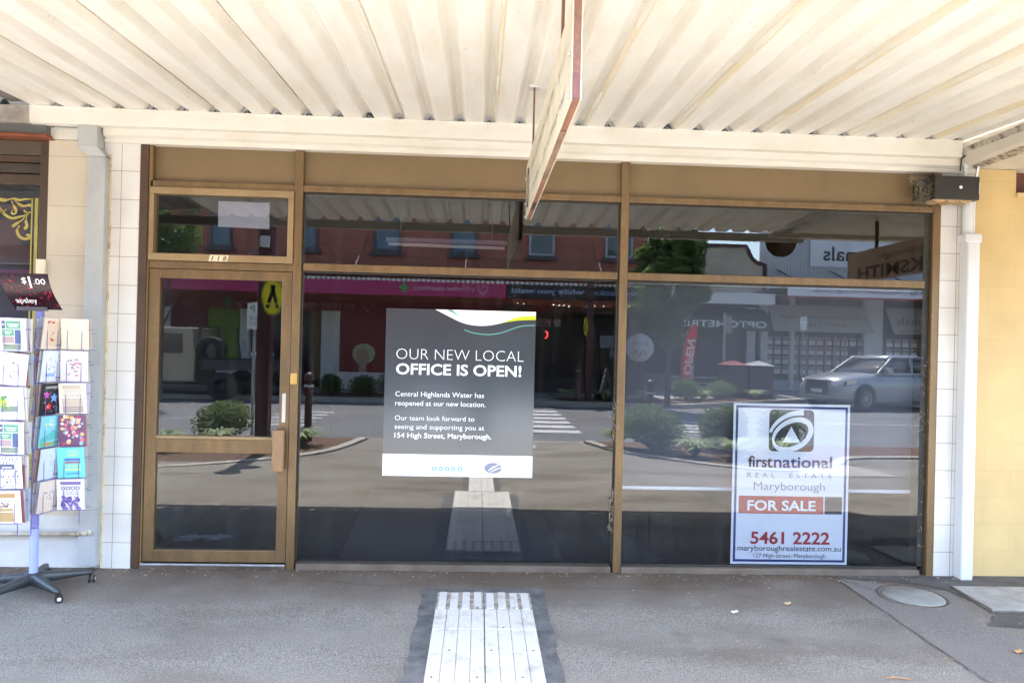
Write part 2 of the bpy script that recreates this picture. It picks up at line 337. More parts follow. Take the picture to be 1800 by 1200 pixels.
# far side: footpath that steps back to the right, with its kerb
mb = MB().prism([(-60, -16.4), (-60, -40), (60, -40), (60, -20.0), (11.5, -20.0), (6.2, -16.4)], 'z', -.29, -.09)
struct(mb.build('far_footpath', mat('far_footpath_paving', (.40, .38, .35), (.32, .30, .28), 1, .85, fine=.2, fscale=60)))
mb = MB().prism([(-60, -16.25), (-60, -16.42), (6.2, -16.42), (6.2, -16.25)], 'z', -.29, -.075)
mb.prism([(6.2, -16.25), (6.2, -16.42), (11.5, -20.02), (60, -20.02), (60, -19.86), (11.55, -19.86)], 'z', -.289, -.074)
struct(mb.build('far_kerb', KERB))
struct(sheet(-60, 60, -19.9, -16.28, -.212, -.214).build('parking_lane', ROAD))
# crossing bars and hatching
mb = MB()
for y in (9.75, 10.65, 11.55, 12.45, 13.35, 14.25, 15.15): mb.box(-1.7, 2.18, -y-.5, -y, -.212, -.2)
for y in (10.2, 10.9, 11.6, 12.3, 13.0): mb.box(-5.6+(y-10.2)*.35, -3.6, -y-.22, -y, -.212, -.2)
for y in (10.3, 10.9, 11.5, 12.1, 12.7): mb.box(4.0, 5.5-(y-10.3)*.25, -y-.2, -y, -.212, -.2)
for k in range(8):
    a, b = R(90-k*8), R(90-(k+1)*8)
    q = lambda t, r: (3.4+r*2.6*math.cos(t)*1.0, -13.5+0-2.9*r*math.sin(t)+2.9)
    mb.prism([q(a, 1), q(b, 1), q(b, .94), q(a, .94)], 'z', -.212, -.2)
mb.box(6.0, 13, -12.75, -12.65, -.212, -.2)
mb.prism([(-6.75, -10.9), (-6.75, -11.0), (-5.5, -12.4), (-5.5, -12.3)][::-1], 'z', -.212, -.2)
mb.box(-10.3, -9.1, -18.1, -17.6, -.212, -.2); mb.box(-8.4, -6, -19.3, -18.9, -.212, -.2)
mb.box(.82, .98, -7.0, -6.7, -.085, -.074)
struct(mb.build('road_markings', LINE))
# patches, cracks and lids in the near footpath
def gpoly(pts, dz, m, name, t=.004):
    n = len(pts)
    mb = MB().add([(x, y, zf(y)+dz) for x, y in pts], [list(range(n))])
    return struct(mb.build(name, m))
rag = lambda pts, a, n: [(p[0]+(q[0]-p[0])*k/n+random.uniform(-a, a), p[1]+(q[1]-p[1])*k/n+random.uniform(-a, a)) for p, q in zip(pts, pts[1:]+pts[:1]) for k in range(n)]
gpoly(rag([(-.345, -2.75), (.445, -2.75), (.475, -.36), (-.325, -.38)], .012, 22), .004, BITUMEN, 'bitumen_patch')
gpoly(rag([(-.16, -7.3), (.28, -7.3), (.28, -2.76), (-.16, -2.76)], .008, 18), .0035, BITUMEN, 'bitumen_patch')
gpoly(rag([(2.62, -.10), (3.05, -.17), (3.27, -.30), (3.34, -.72), (3.12, -.94), (6, -1.5), (6, .01), (2.66, .01)], .015, 12), .004, mat('fresh_black_asphalt', (.07, .064, .058), (.11, .10, .09), 8, .9, bump=.6, bscale=120, fine=.3, fscale=200), 'bitumen_patch')
gpoly(rag([(2.60, -.09), (2.62, -.10), (3.27, -.36), (3.1, -.95), (3.6, -1.7), (3.6, -3.4), (2.62, -3.4)], .006, 10), .002, mat('smoother_grey_asphalt', (.175, .163, .146), (.205, .19, .17), 1.5, .85, bump=.6, bscale=170, fine=.4, fscale=150), 'asphalt_patch')
mb = MB()
def crack(pts, wd):
    for i in range(len(pts)-1):
        (x, y), (x2, y2) = pts[i], pts[i+1]; l = math.hypot(x2-x, y2-y); nx, ny = -(y2-y)/l*wd/2, (x2-x)/l*wd/2
        k = random.uniform(.6, 1.3)
        mb.add([(x-nx*k, y-ny*k, zf(y)+.006), (x+nx*k, y+ny*k, zf(y)+.006), (x2+nx*k, y2+ny*k, zf(y2)+.006), (x2-nx*k, y2-ny*k, zf(y2)+.006)], [(0, 1, 2, 3)])
pp = [(2.594+random.uniform(-.01, .01), -.05-k*.055) for k in range(60)]; crack(pp, .005)
crack([(-.3-k*.12, -.30-.05*math.sin(k*.7)+random.uniform(-.01, .01)) for k in range(10)], .004)
crack([(.5+k*.1, -.36+random.uniform(-.012, .012)) for k in range(12)], .004)
struct(mb.build('pavement_crack', CRACK))
# round cover
t = thing('manhole_cover', 'round grey concrete cover set in the footpath beside the white pilaster', 'cover', (2.95, -.46, zf(-.46)))
MB().lathe([(.0, .012), (.185, .012), (.19, .008), (.19, -.02)], (2.95, -.46, zf(-.46)), 40).build('lid', CONC, t)
MB().lathe([(.195, -.02), (.195, .009), (.222, .009), (.226, -.02)], (2.95, -.46, zf(-.46)), 40).build('rim', mat('rusty_rim', (.10, .09, .08), (.16, .13, .10), 20, .8), t)
t = thing('pit_lid', 'rectangular pitted concrete pit lid at the right edge of the footpath', 'lid', (3.9, -.5, zf(-.5)))
mb = MB().prism([(3.345, -.275), (3.31, -.72), (4.6, -.74), (4.6, -.29)][::-1], 'z', -.05, .012); mb.build('slab', LIDCONC, t)
mb = MB(); mb.tube([(3.34, -.27, .004), (3.30, -.73, -.002), (4.6, -.75, -.002)], .009, 6); mb.build('rim', mat('rusty_rim', (.1, .1, .1)), t)
# tactile paving strip
def tact_tile(cx, y0, w_=.296, worn=False):
    mb = MB(); yc = y0-.148; z = zf(yc)+.008
    mb.m = 1; mb.rbox(cx-w_/2, cx+w_/2, y0-.297, y0, z-.012, z, .002); mb.m = 0
    for k in range(4):
        x = cx-w_/2+.037+k*.074; h_ = .024 if worn else .0352
        mb.rbox(x-h_, x+h_, y0-(.2955 if not worn else random.uniform(.27, .295)), y0-(.0015 if not worn else random.uniform(.002, .03)), z-.003, z+.0058, .0025)
    mb.v = [(x, y, zz+S*(y-yc)) for x, y, zz in mb.v]
    return mb
TACTB = mat('scuffed_tactile_base', (.50, .48, .44), (.26, .21, .16), 14, .7, thr=(.38, .6), fine=.15, fscale=90)
ts = thing('tactile_strip', 'worn white ribbed tactile paving strip leading from the window to the crossing', 'tactile paving', (.068, -1.5, 0))
screws = []
for r_ in range(8):
    for c in (-.15, .15):
        o = tact_tile(.0685+c, -.46-.3*r_, .296, r_ == 0).build('tactile_tile', [TACT, TACTB], ts)
for r_ in range(14):
    tact_tile(.06, -2.87-.3*r_, .29).build('tactile_tile', [TACT, TACTB], ts)
mb = MB()
for r_ in range(6):
    for c in range(8):
        x = .0685-.3+.037+c*.0745+.037; y = -.46-.3*r_-.28
        if (c+r_) % 3 == 0 and random.random() < .8: MB().lathe([(.0, .0165), (.006, .0165), (.007, .012)], (x-.037, y, zf(y)), 8).build('screw', mat('rust_spot', P(120, 96, 76)), ts)
# litter
lit = 0
for lab, x, y, c in [('curled tan leaf lying on the footpath below the sale sign', 2.02, -.63, P(196, 170, 130)), ('pale straw twig on the footpath at the lower left edge', -2.62, -1.15, P(205, 185, 150)),
                     ('small tan leaf fragment right of the footpath crack', 3.02, -1.32, P(180, 140, 84)), ('torn pale leaf near the sale sign and nearer the street', 1.62, -.78, P(215, 208, 190)),
                     ('small brown twig on the footpath by the bottom right corner', 2.15, -1.62, P(180, 130, 90))]:
    mb = MB(); z = zf(y)+.008
    if 'twig' in lab: mb.tube([(x-.06, y+.005, z), (x, y, z+.003), (x+.06, y-.012, z)], .003, 5); nm = 'twig'
    else:
        n = 10; pts = [(x+math.cos(2*math.pi*k/n)*(.03 if k % 2 else .016), y+math.sin(2*math.pi*k/n)*(.03 if k % 2 else .016), z+(.012 if k % 3 else .0)) for k in range(n)]
        mb.add(pts+[(x, y, z+.004)], [(k, (k+1) % n, n) for k in range(n)]); nm = 'fallen_leaf'
    tag(mb.build(nm, mat('litter_%d' % lit, c)), lab, 'twig' if nm == 'twig' else 'leaf'); lit += 1
mb = MB()
for k in range(420):
    x = random.uniform(-3.4, 3.6); y = -abs(random.gauss(.02, .06))-.05 if k < 260 else random.uniform(-2, -.1); r_ = random.uniform(.003, .009)
    a = random.uniform(0, 6); z = zf(y)+.006
    mb.add([(x+math.cos(a)*r_*1.8, y+math.sin(a)*r_*1.8, z), (x-math.sin(a)*r_, y+math.cos(a)*r_, z+.004), (x-math.cos(a)*r_*1.6, y-math.sin(a)*r_*1.6, z), (x+math.sin(a)*r_, y-math.cos(a)*r_, z+.001)], [(0, 1, 2, 3)])
o = mb.build('grit', mat('pale_grit', P(190, 170, 145), P(120, 95, 70), 40)); o['kind'] = 'stuff'; tag(o, 'pale grit and leaf crumbs scattered along the shopfront', 'grit')

# ------------------------------------------------------------------ the vacant shop
shop = thing('shop_building', 'vacant shop with bronze window frames, white tile pilasters and cream fascia', 'shop', (.5, 0, 0))
B(-2.641, -2.391, -.03, .25, -.02, 2.958).build('pilaster', TILE, shop)
B(3.360, 3.62, -.03, .25, -.02, 2.958).build('pilaster', TILER, shop)
mb = MB().prism([(-.005, 2.956), (.25, 2.956), (.25, 3.3), (-.005, 3.3)], 'x', -3.03, 3.455); mb.build('wall', CREAM, shop)
mb = MB().prism([(-.05, 2.956), (-.006, 2.956), (-.006, 3.048), (-.085, 3.048), (-.085, 3.0), (-.065, 2.992), (-.05, 2.985)], 'x', -2.625, 3.615)
mb.build('fascia', CREAM, shop)
B(-3.02, -2.75, -.045, -.006, 2.97, 3.048).build('fascia', CREAM, shop)
B(-3.5, 3.7, .0, .28, 3.3, 6.2).build('upper_wall', mat('painted_render', (.5, .46, .4), (.42, .38, .33), 1, .8), shop)
B(-3.1, 3.66, .26, 9, 3.32, 3.42).build('roof', GREYIRON, shop)
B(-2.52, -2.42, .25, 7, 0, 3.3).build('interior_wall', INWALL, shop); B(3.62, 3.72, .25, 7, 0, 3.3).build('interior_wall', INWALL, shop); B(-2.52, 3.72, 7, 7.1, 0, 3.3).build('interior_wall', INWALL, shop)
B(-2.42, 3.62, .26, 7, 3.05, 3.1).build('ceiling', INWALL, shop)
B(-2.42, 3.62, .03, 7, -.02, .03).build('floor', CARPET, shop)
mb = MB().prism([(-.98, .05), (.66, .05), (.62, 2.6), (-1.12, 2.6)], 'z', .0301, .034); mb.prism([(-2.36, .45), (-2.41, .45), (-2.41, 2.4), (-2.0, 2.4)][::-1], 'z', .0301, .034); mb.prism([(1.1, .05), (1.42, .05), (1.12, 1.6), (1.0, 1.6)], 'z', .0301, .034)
mb.build('pale_floor_wedge', FLOORL, shop)  # paler wedges laid over parts of the floor
# frame members (butted end to end)
fr = []
def bar(x0, x1, z0, z1, m=BRONZE, y0=-.03, y1=.05, nm='window_frame', b=.004): return MB().rbox(x0, x1, y0, y1, z0, z1, b).build(nm, m, shop)
bar(-2.391, -2.335, 0, 2.956, BRONZE_D, -.036, .08); bar(-2.335, -2.309, 2.71, 2.956, BRONZE); bar(-2.335, -2.322, .0, 2.71, BRONZE)
bar(-1.325, -1.268, 0, 2.956); bar(.996, 1.054, 0, 2.956); bar(3.308, 3.360, 0, 2.956)
bar(3.255, 3.308, .06, 2.663, BLACKRUB, .0, .1, 'window_seal'); bar(-1.268, -1.254, .06, 2.663, BLACKRUB, -.005, .06, 'window_seal'); bar(.980, .996, .06, 2.663, BLACKRUB, -.005, .06, 'window_seal')
for a, b in ((-2.309, -1.325), (-1.268, .996), (1.054, 3.308)): bar(a, b, 2.665, 2.71, BRONZE, -.026, .05)
for a, b in ((-1.254, .980), (1.054, 3.255)):
    bar(a, b, 2.108, 2.161, BRONZE, -.027, .05); bar(a, b, 2.650, 2.6648, BLACKRUB, -.004, .05, 'window_seal'); bar(a, b, 2.094, 2.1078, BLACKRUB, -.004, .05, 'window_seal')
    bar(a, b, 0, .045, mat('dusty_grey_sill', P(112, 100, 88), P(88, 76, 64), 4, .7), -.04, .06, 'window_sill'); bar(a, b, .0452, .06, BLACKRUB, -.006, .05, 'window_seal')
bar(-2.322, -1.325, 2.098, 2.15, BRONZE, -.022, .05)
for a, b in ((-2.309, -1.325), (-1.268, .996), (1.054, 3.308)): B(a, b, .018, .05, 2.71, 2.956).build('spandrel_panel', SPAN, shop)
# top light over the door
tl = MB(); x0, x1, z0, z1 = -2.320, -1.327, 2.152, 2.664
tl.rbox(x0, x1, -.042, .04, z1-.048, z1, .004); tl.rbox(x0, x1, -.042, .04, z0, z0+.050, .004); tl.rbox(x0, x0+.03, -.0415, .04, z0+.05, z1-.048, .003); tl.rbox(x1-.04, x1, -.0415, .04, z0+.05, z1-.048, .003)
sash = tl.build('top_light', BRONZE_L, shop)
B(x0+.03, x1-.04, 0, .006, z0+.05, z1-.048).build('pane', GLASSW, sash)
# panes
for a, b, z0, z1 in ((-1.254, .980, .06, 2.094), (-1.254, .980, 2.161, 2.65), (1.054, 3.255, 2.161, 2.65), (1.054, 3.255, .06, 2.094)):
    B(a, b, 0, .006, z0, z1).build('pane', GLASSW, shop)
# door
d = bpy.data.objects.new('door', None); COL.objects.link(d); d.parent = shop; d.location = (-2.32-.5, 0, 0)
mb = MB(); mb.rbox(-2.320, -2.244, -.02, .035, .045, 2.094, .004); mb.rbox(-1.400, -1.329, -.02, .035, .045, 2.094, .004)
mb.rbox(-2.244, -1.400, -.0195, .035, 2.03, 2.094, .003); mb.rbox(-2.244, -1.400, -.0195, .035, .045, .127, .003)
mb.build('door_frame', BRONZE, d)
mb = MB(); mb.rbox(-2.244, -1.400, -.0195, .035, .81, .905, .003); mb.build('middle_rail', BRONZE, d); MB().rbox(-2.244, -1.400, -.022, .035, .906, .928, .003).build('rail_trim', BRONZE_L, d)
B(-2.244, -1.4, 0, .006, .928, 2.03).build('pane', GLASSD, d); B(-2.244, -1.4, 0, .006, .127, .81).build('pane', GLASSD, d)
mb = MB(); mb.rbox(-1.425, -1.345, -.085, -.05, .70, .985, .004); mb.build('pull_handle', WOODH, d)
mb = MB(); mb.box(-1.40, -1.36, -.05, -.02, .72, .76); mb.box(-1.40, -1.36, -.05, -.02, .93, .97); mb.build('handle_bracket', BLACKPAINT, d)
MB().rbox(-1.378, -1.352, -.028, -.02, 1.035, 1.24, .002).build('push_plate', STEEL, d)
MB().rbox(-1.322, -1.276, -.042, -.03, 1.305, 1.385, .003).build('lock_plate', BRASS, shop)
mb = MB(); mb.box(-2.33, -1.325, -.045, .04, 0, .026); mb.build('door_sill', mat('dirty_sill', P(96, 82, 68), P(60, 50, 42), 9, .8), shop)
mb = MB(); mb.rbox(-2.322, -1.328, -.05, -.03, .027, .04, .003); mb.build('threshold_strip', mat('worn_aluminium_strip', (.5, .5, .5), (.3, .3, .31), 30, .4, metal=.6), shop)
# street number: three slanted plates
num = thing('street_number', 'small pale slanted plates numbered 118 above the door', 'house number', (-1.83, -.045, 2.17))
sh = .25
for k, ch in enumerate('118'):
    x = -1.905+k*.043
    poly([(x, 2.153), (x+.041, 2.153), (x+.041+.011, 2.197), (x+.011, 2.197)], -.047, .004).build('number_plate', mat('ivory_plate', P(226, 208, 176)), num)
    text(ch, x+.012+(.006 if ch == '1' else 0), x+.036+(.0 if ch == '1' else .003), 2.158, .034, -.0485, BLACK, num, shear=.25, name='digit', bold=.01)

# interior things behind the glass
t = thing('roller_blind', 'pale blue grey blind hanging inside the right window above the sale sign', 'blind', (2.16, .1, 2.1))
MB().box(1.07, 3.30, .10, .102, .60, 2.09).build('cloth', BLIND, t); MB().rbox(1.07, 3.30, .095, .108, .578, .603, .004).build('bottom_rail', mat('white_blind_rail', (.6, .63, .68)), t); MB().tube([(1.06, .13, 2.1), (3.31, .13, 2.1)], .02, 10).build('roller', WHITEPVC, t)
o = MB().prism([(-1.866, 2.405), (-1.508, 2.398), (-1.511, 2.585), (-1.868, 2.585)], 'y', .012, .013).build('notice_sheet', PAPER); tag(o, 'blank white paper taped inside the glass above the door', 'paper')
t = thing('strip_light', 'unlit fluorescent strip light hanging behind the middle window', 'light', (-.35, 2, 2.6))
MB().rbox(-.94, .25, 1.96, 2.04, 2.605, 2.645, .004).build('housing', PAPER, t); MB().tube([(-.92, 2, 2.585), (.23, 2, 2.575)], .017, 10).build('lamp_tube', WHITE, t)
mb = MB(); mb.tube([(-.8, 2, 2.64), (-.8, 2, 3.05)], .004, 5); mb.tube([(.1, 2, 2.64), (.1, 2, 3.05)], .004, 5); mb.build('hanger', STEEL, t)
t = thing('junk_mail', 'crumpled clear plastic wrapped mail lying on the floor inside the door', 'mail', (-2.1, .58, .035))
mb = MB()
for k in range(9):
    x, y = -2.3+k*.04, .55+random.uniform(-.08, .12); a = random.uniform(-.5, .5)
    q = [(-.07, -.05), (.08, -.04), (.06, .05), (-.08, .04)]; mb.add([(x+p[0]*math.cos(a)-p[1]*math.sin(a), y+p[0]*math.sin(a)+p[1]*math.cos(a), .037+random.uniform(0, .03)) for p in q], [(0, 1, 2, 3)])
mb.build('sheet', mat('plastic_wrap', (.16, .22, .30), (.30, .36, .44), 20, .2), t)

# poster on the glass
po = thing('window_poster', 'grey poster announcing a new local office, stuck on the middle window', 'poster', (-.13, -.004, 1.26))
PL, PT, PW, PH = -.667, 1.860, 1.068, 1.190
B(PL, PL+PW, -.006, -.001, PT-PH, PT).build('backing', SLATE, po)
B(PL, PL+PW, -.0075, -.006, PT-PH, PT-PH+.155).build('white_band', POSTERW, po)
pu = lambda u, v: (PL+u, PT-v)
low = [(.347, 0), (.4436, .047), (.532, .087), (.608, .105), (.690, .109), (.766, .0995), (.848, .08), (.943, .064), (PW, .057)]
def smooth(p, n=5):
    o = []
    for i in range(len(p)-1):
        a, b, c, d_ = p[max(i-1, 0)], p[i], p[i+1], p[min(i+2, len(p)-1)]
        for k in range(n):
            t_ = k/n; o.append(tuple(.5*((2*b[j])+(-a[j]+c[j])*t_+(2*a[j]-5*b[j]+4*c[j]-d_[j])*t_*t_+(-a[j]+3*b[j]-3*c[j]+d_[j])*t_**3) for j in (0, 1)))
    return o+[p[-1]]
lw = smooth(low); mb = MB()
for a, b in zip(lw, lw[1:]): mb.prism([pu(*a), pu(*b), pu(b[0], 0), pu(a[0], 0)], 'y', -.0075, -.006)
mb.build('swoosh', POSTERW, po)
lo2 = smooth([(.829, .0845), (.848, .08), (.943, .064), (PW, .057)]); up2 = smooth([(.829, .084), (.911, .049), (.974, .035), (PW, .029)]); mb = MB()
for (a, b, c, d_) in zip(lo2, lo2[1:], up2[1:], up2): mb.prism([pu(*a), pu(*b), pu(*c), pu(*d_)], 'y', -.0085, -.0076)
mb.build('lime_band', LIME, po)
mb = MB().prism([pu(.428, .001), pu(.5, .035), pu(.557, .06), pu(.5, .028), pu(.47, .001)], 'y', -.0085, -.0076); mb.build('teal_sliver', TEAL, po); mb = MB()
stroke(mb, [pu(*q) for q in smooth([(.557, .140), (.627, .162), (.722, .170), (.816, .157), (.911, .122), (.974, .103), (1.063, .096)])], .006, -.0075, .0014); mb.build('teal_line', TEAL, po)
TY = -.0085
text('OUR NEW LOCAL', -.588, .320, 1.500, .082, TY, POSTERW, po, bold=-.022); text('OFFICE IS OPEN!', -.588, .306, 1.394, .079, TY, POSTERW, po, bold=.022)
text('Central Highlands Water has', -.588,   .043, 1.236, .037, TY, POSTERW, po, bold=.0); text('reopened at our new location.', -.588, .055, 1.171, .037, TY, POSTERW, po, bold=.0)
text('Our team look forward to', -.588, -.022, 1.066, .036, TY, POSTERW, po, bold=-.006); text('seeing and supporting you at', -.588, .05, 1.004, .036, TY, POSTERW, po, bold=-.006)
text('154 High Street, Maryborough.', -.588, .102, .942, .037, TY, POSTERW, po, bold=.009)
text('chw.net.au', -.575, -.36, .718, .024, TY, PALETEAL, po)
for k, x in enumerate((-.300, -.254, -.209, -.164, -.116)):
    poly(ell(x, .725, .0175, .0175, 18), -.0085, .001).build('social_icon', TEAL, po)
    mb = MB(); mb.box(x-.004, x+.004, -.0095, -.0086, .716, .734) if k in (0, 2) else mb.prism(ell(x, .725, .008, .007, 10), 'y', -.0095, -.0086); mb.build('icon_glyph', POSTERW, po)
lg = poly(ell(.12, .735, .063, .039, 30), -.0085, .001).build('logo', MIDGREY, po)
mb = MB(); stroke(mb, [(.085, .715), (.11, .735), (.14, .75), (.165, .765)], [.002, .012, .008, .004], -.0095, .0009); stroke(mb, [(.10, .705), (.135, .725), (.18, .742)], [.002, .007, .004], -.0095, .0009); mb.build('logo_wave', POSTERW, po)
for k, s_ in enumerate(('CENTRAL', 'HIGHLANDS', 'WATER')): text(s_, .207, .207+(.085, .118, .07)[k], .748-.02*k, .012, TY, PALETEAL, po)

# sale sign inside the right window
sa = thing('sale_sign', 'white real estate sale board with blue border inside the right window', 'sign', (2.3, .02, .07))
SL, ST, SW, SH = 1.868, 1.237, .868, 1.172; sy = .012
B(SL, SL+SW, sy, sy+.004, ST-SH, ST).build('board', SALEW, sa)
su = lambda u, v: (SL+u, ST-v)
mb = MB()
for a, b, c, e in ((.017, .034, .017, SH-.017), (SW-.034, SW-.017, .017, SH-.017), (.034, SW-.034, .017, .034), (.034, SW-.034, SH-.034, SH-.017)):
    mb.box(SL+a, SL+b, sy-.001, sy, ST-e, ST-c)
mb.build('border', NAVY, sa)
def rrect(x0, x1, z0, z1, r, n=5):
    o = []
    for cx, cz, a in ((x1-r, z0+r, -90), (x1-r, z1-r, 0), (x0+r, z1-r, 90), (x0+r, z0+r, 180)):
        o += [(cx+r*math.cos(R(a+90*k/n)), cz+r*math.sin(R(a+90*k/n))) for k in range(n+1)]
    return o
lgo = poly(rrect(SL+.265, SL+.6, ST-.348, ST-.042, .035), sy-.0012, .001).build('logo', NAVYD, sa)
mb = MB(); cx, cz = SL+.437, ST-.225
ring = [(cx+.150*math.cos(R(t_))*math.cos(R(28))-.098*math.sin(R(t_))*math.sin(R(28)), cz+.150*math.cos(R(t_))*math.sin(R(28))+.098*math.sin(R(t_))*math.cos(R(28))) for t_ in range(-200, 165, 10)]
stroke(mb, ring, [.012+.026*min(1, i/6)*min(1, (len(ring)-1-i)/14+.3) for i in range(len(ring))], sy-.0024, .001)
tail = bez((SL+.275, ST-.21), (SL+.30, ST-.13), (SL+.40, ST-.06), (SL+.52, ST-.062), 14)
stroke(mb, tail, [.02+.02*i/14 for i in range(15)], sy-.0024, .001)
mb.prism([su(.367, .282), su(.497, .282), su(.43, .166)], 'y', sy-.0024, sy-.0014); mb.build('logo_swirl', SALEW, sa)
TY = sy-.0026
text('first', SL+.115, SL+.295, ST-.464, .086, TY, NAVYD, sa, bold=.018); text('national', SL+.305, SL+.741, ST-.464, .086, TY, NAVY, sa, bold=.018)
text('REAL  ESTATE', SL+.11, SL+.742, ST-.54, .036, TY, GREYPR, sa, bold=-.004, spacing=1.7)
text('Maryborough', SL+.160, SL+.69, ST-.631, .062, TY, GREYPR, sa, bold=-.006)
B(SL+.052, SL+.683, sy-.0012, sy-.0002, ST-.803, ST-.675).build('red_panel', SALERED, sa); B(SL+.693, SL+.823, sy-.0012, sy-.0002, ST-.803, ST-.675).build('navy_square', NAVYD, sa)
text('FOR SALE', SL+.115, SL+.625, ST-.778, .074, TY, SALEW, sa, bold=.024)
text('5461 2222', SL+.145, SL+.735, ST-1.022, .09, TY, SALERED, sa, bold=.022)
text('maryboroughrealestate.com.au', SL+.05, SL+.82, ST-1.074, .042, TY, NAVYD, sa, bold=.002); text('127 High Street, Maryborough', SL+.17, SL+.707, ST-1.124, .034, TY, NAVYD, sa, bold=-.006)

# ------------------------------------------------------------------ awning
AX0, AX1, AY0, AY1 = -3.07, 3.45, -.10, -3.40
def az(y): return 3.172+.04*y
PR = [(0, 0), (.03, .0015), (.085, .0015), (.112, 0), (.120, .006), (.143, .044), (.150, .051), (.172, .051), (.179, .044), (.202, .006), (.21033, 0)]
aw = thing('corrugated_awning', 'cream painted corrugated iron awning over the footpath in front of the shop', 'awning', (.2, -1.7, 3.1))
def corr(x0, n, y0, y1, zfun, ny=12):
    xs = []
    for k in range(n):
        for a, b in PR[:-1]: xs.append((x0+k*.21033+a, b))
    xs.append((x0+n*.21033, 0)); nx = len(xs); vs = []
    for j in range(ny+1):
        y = y0+(y1-y0)*j/ny
        for i, (x, b) in enumerate(xs): vs.append((x, y, zfun(y)+b+.0025*math.sin(x*7.3+j*1.7)*math.sin(y*3.1+x*2.2)))
    mb = MB(); mb.add(vs, [(j*nx+i, j*nx+i+1, (j+1)*nx+i+1, (j+1)*nx+i) for j in range(ny) for i in range(nx-1)], False); return mb
corr(AX0, 31, AY0, AY1, az).build('roof_sheet', AWN, aw)
for k in range(10):                       # lapped sheet edges, warm glint painted as a yellow strip on every third rib
    x = AX0+(3*k+2)*.21033+.194; mb = MB(); vs = []
    for j in range(13):
        y = AY0-.02+(AY1-AY0+.02)*j/12; z = az(y); wv = .004*math.sin(j*1.3+k)
        vs += [(x-.010, y, z+.033), (x-.005+wv, y, z+.024), (x+.002+wv, y, z+.013), (x+.009, y, z+.002), (x+.011, y, z-.0030)]
    mb.add(vs, [(j*5+i, j*5+i+1, j*5+6+i, j*5+5+i) for j in range(12) for i in range(4)]); mb.build('lap_strip', AWNLAP, aw)
mb = MB(); mb.tube([(-.02, 0, -.0), (0, 0, .026), (.02, 0, 0)], .005, 4); clip = mb.build('sheet_clip', ZINC); cm = clip.data; bpy.data.objects.remove(clip)
for k in range(30):
    o = bpy.data.objects.new('sheet_clip', cm); COL.objects.link(o); o.parent = aw; o.location = Vector((AX0+k*.21033+.161+random.uniform(-.006, .006), -.115, 3.168))-aw.location; o.rotation_euler = (0, random.uniform(-.25, .25), random.uniform(-.3, .3)); o.scale = (1, 1, random.uniform(.8, 1.2))
B(AX0, AX1, -.09, -.005, 3.16, 3.32).build('dark_backing', DARK, aw)  # dark sheet put in for the shaded gaps above the gutter
mb = MB().prism([(-.135, 3.050), (-.085, 3.046), (-.085, 3.06), (-.124, 3.064), (-.128, 3.150), (-.135, 3.166), (-.145, 3.166), (-.142, 3.150), (-.138, 3.075)][::-1], 'x', -3.09, .02); mb.build('gutter', CREAM, aw)
mb = MB().prism([(-.137, 3.049), (-.085, 3.045), (-.085, 3.06), (-.124, 3.064), (-.128, 3.150), (-.137, 3.167), (-.147, 3.167), (-.144, 3.150), (-.140, 3.075)][::-1], 'x', .0205, 3.44); mb.build('gutter', CREAM, aw)
mb = MB(); mb.box(AX0, 3.9, -3.47, -3.40, 2.94, 3.032); mb.build('edge_beam', mat('weathered_edge_beam', (.5, .48, .45), (.4, .38, .35), 3, .7), aw)
for x in (-2.9, -.8, 1.3, 3.4): MB().rbox(x-.03, x+.03, -3.40, -.09, 3.235, 3.30, .005).build('rafter', GREYIRON, aw)
for x in (-2.2, 1.9): MB().tube([(x, -3.43, 2.99), (x, .0, 5.4)], .014, 8).build('tie_rod', GREYIRON, aw)
# awning over the shop to the left
al = thing('grey_awning', 'weathered grey corrugated iron awning at the far left', 'awning', (-4.5, -1.7, 3.2))
corr(-3.03-.21033*14, 14, -.10, -3.4, lambda y: 3.205+.035*y, 4).build('roof_sheet', GREYIRON, al)
B(-6.0, -3.092, -.14, -.09, 3.05, 3.165).build('gutter', mat('dirty_cream', (.48, .43, .36), (.25, .22, .19), 6, .7), al); B(-6.05, -3.08, -3.47, -3.40, 2.93, 3.03).build('edge_beam', GREYIRON, al)
B(-6.0, -3.09, -.085, -.005, 3.10, 3.36).build('dark_backing', DARK, al)  # dark sheet for the shaded gaps behind the grey ribs
# flat soffit awning to the right
ar = thing('flat_soffit_awning', 'flat cream soffit awning in front of the yellow wall', 'awning', (5.5, -1.7, 3.05))
mb = MB(); mb.add([(3.46, .25, 3.0), (8.5, .25, 3.0), (8.5, -3.3, 3.03), (3.46, -3.3, 3.03), (3.46, .25, 3.3), (8.5, .25, 3.3), (8.5, -3.3, 3.3), (3.46, -3.3, 3.3)], [(0, 1, 2, 3), (4, 7, 6, 5), (0, 4, 5, 1), (1, 5, 6, 2), (2, 6, 7, 3), (3, 7, 4, 0)])
mb.build('soffit', mat('peeling_soffit_paint', (.62, .57, .48), (.34, .25, .17), 3.5, .6, thr=(.55, .75), bump=.2, bscale=20), ar)
mb = MB().prism([(3.44, 3.115), (3.49, 3.02), (3.60, 2.985), (3.60, 2.995), (3.495, 3.03), (3.45, 3.12)], 'y', -3.3, -.02); mb.build('flashing', mat('dented_flashing', (.55, .5, .42), (.16, .13, .1), 14, .35, metal=.3, thr=(.45, .6), bump=.8, bscale=22), ar)
mb = MB()
for k in range(14):
    y = -.12-.09*k; x = 3.47+random.uniform(-.02, .05); mb.tube([(x, y, 3.06), (x+.05, y-.03, 3.04-random.uniform(0, .03)), (x+.02, y-.07, 3.05)], random.uniform(.003, .010), 5)
mb.build('loose_flashing', mat('bright_lead', (.75, .74, .72), rough=.3, metal=.6), ar)
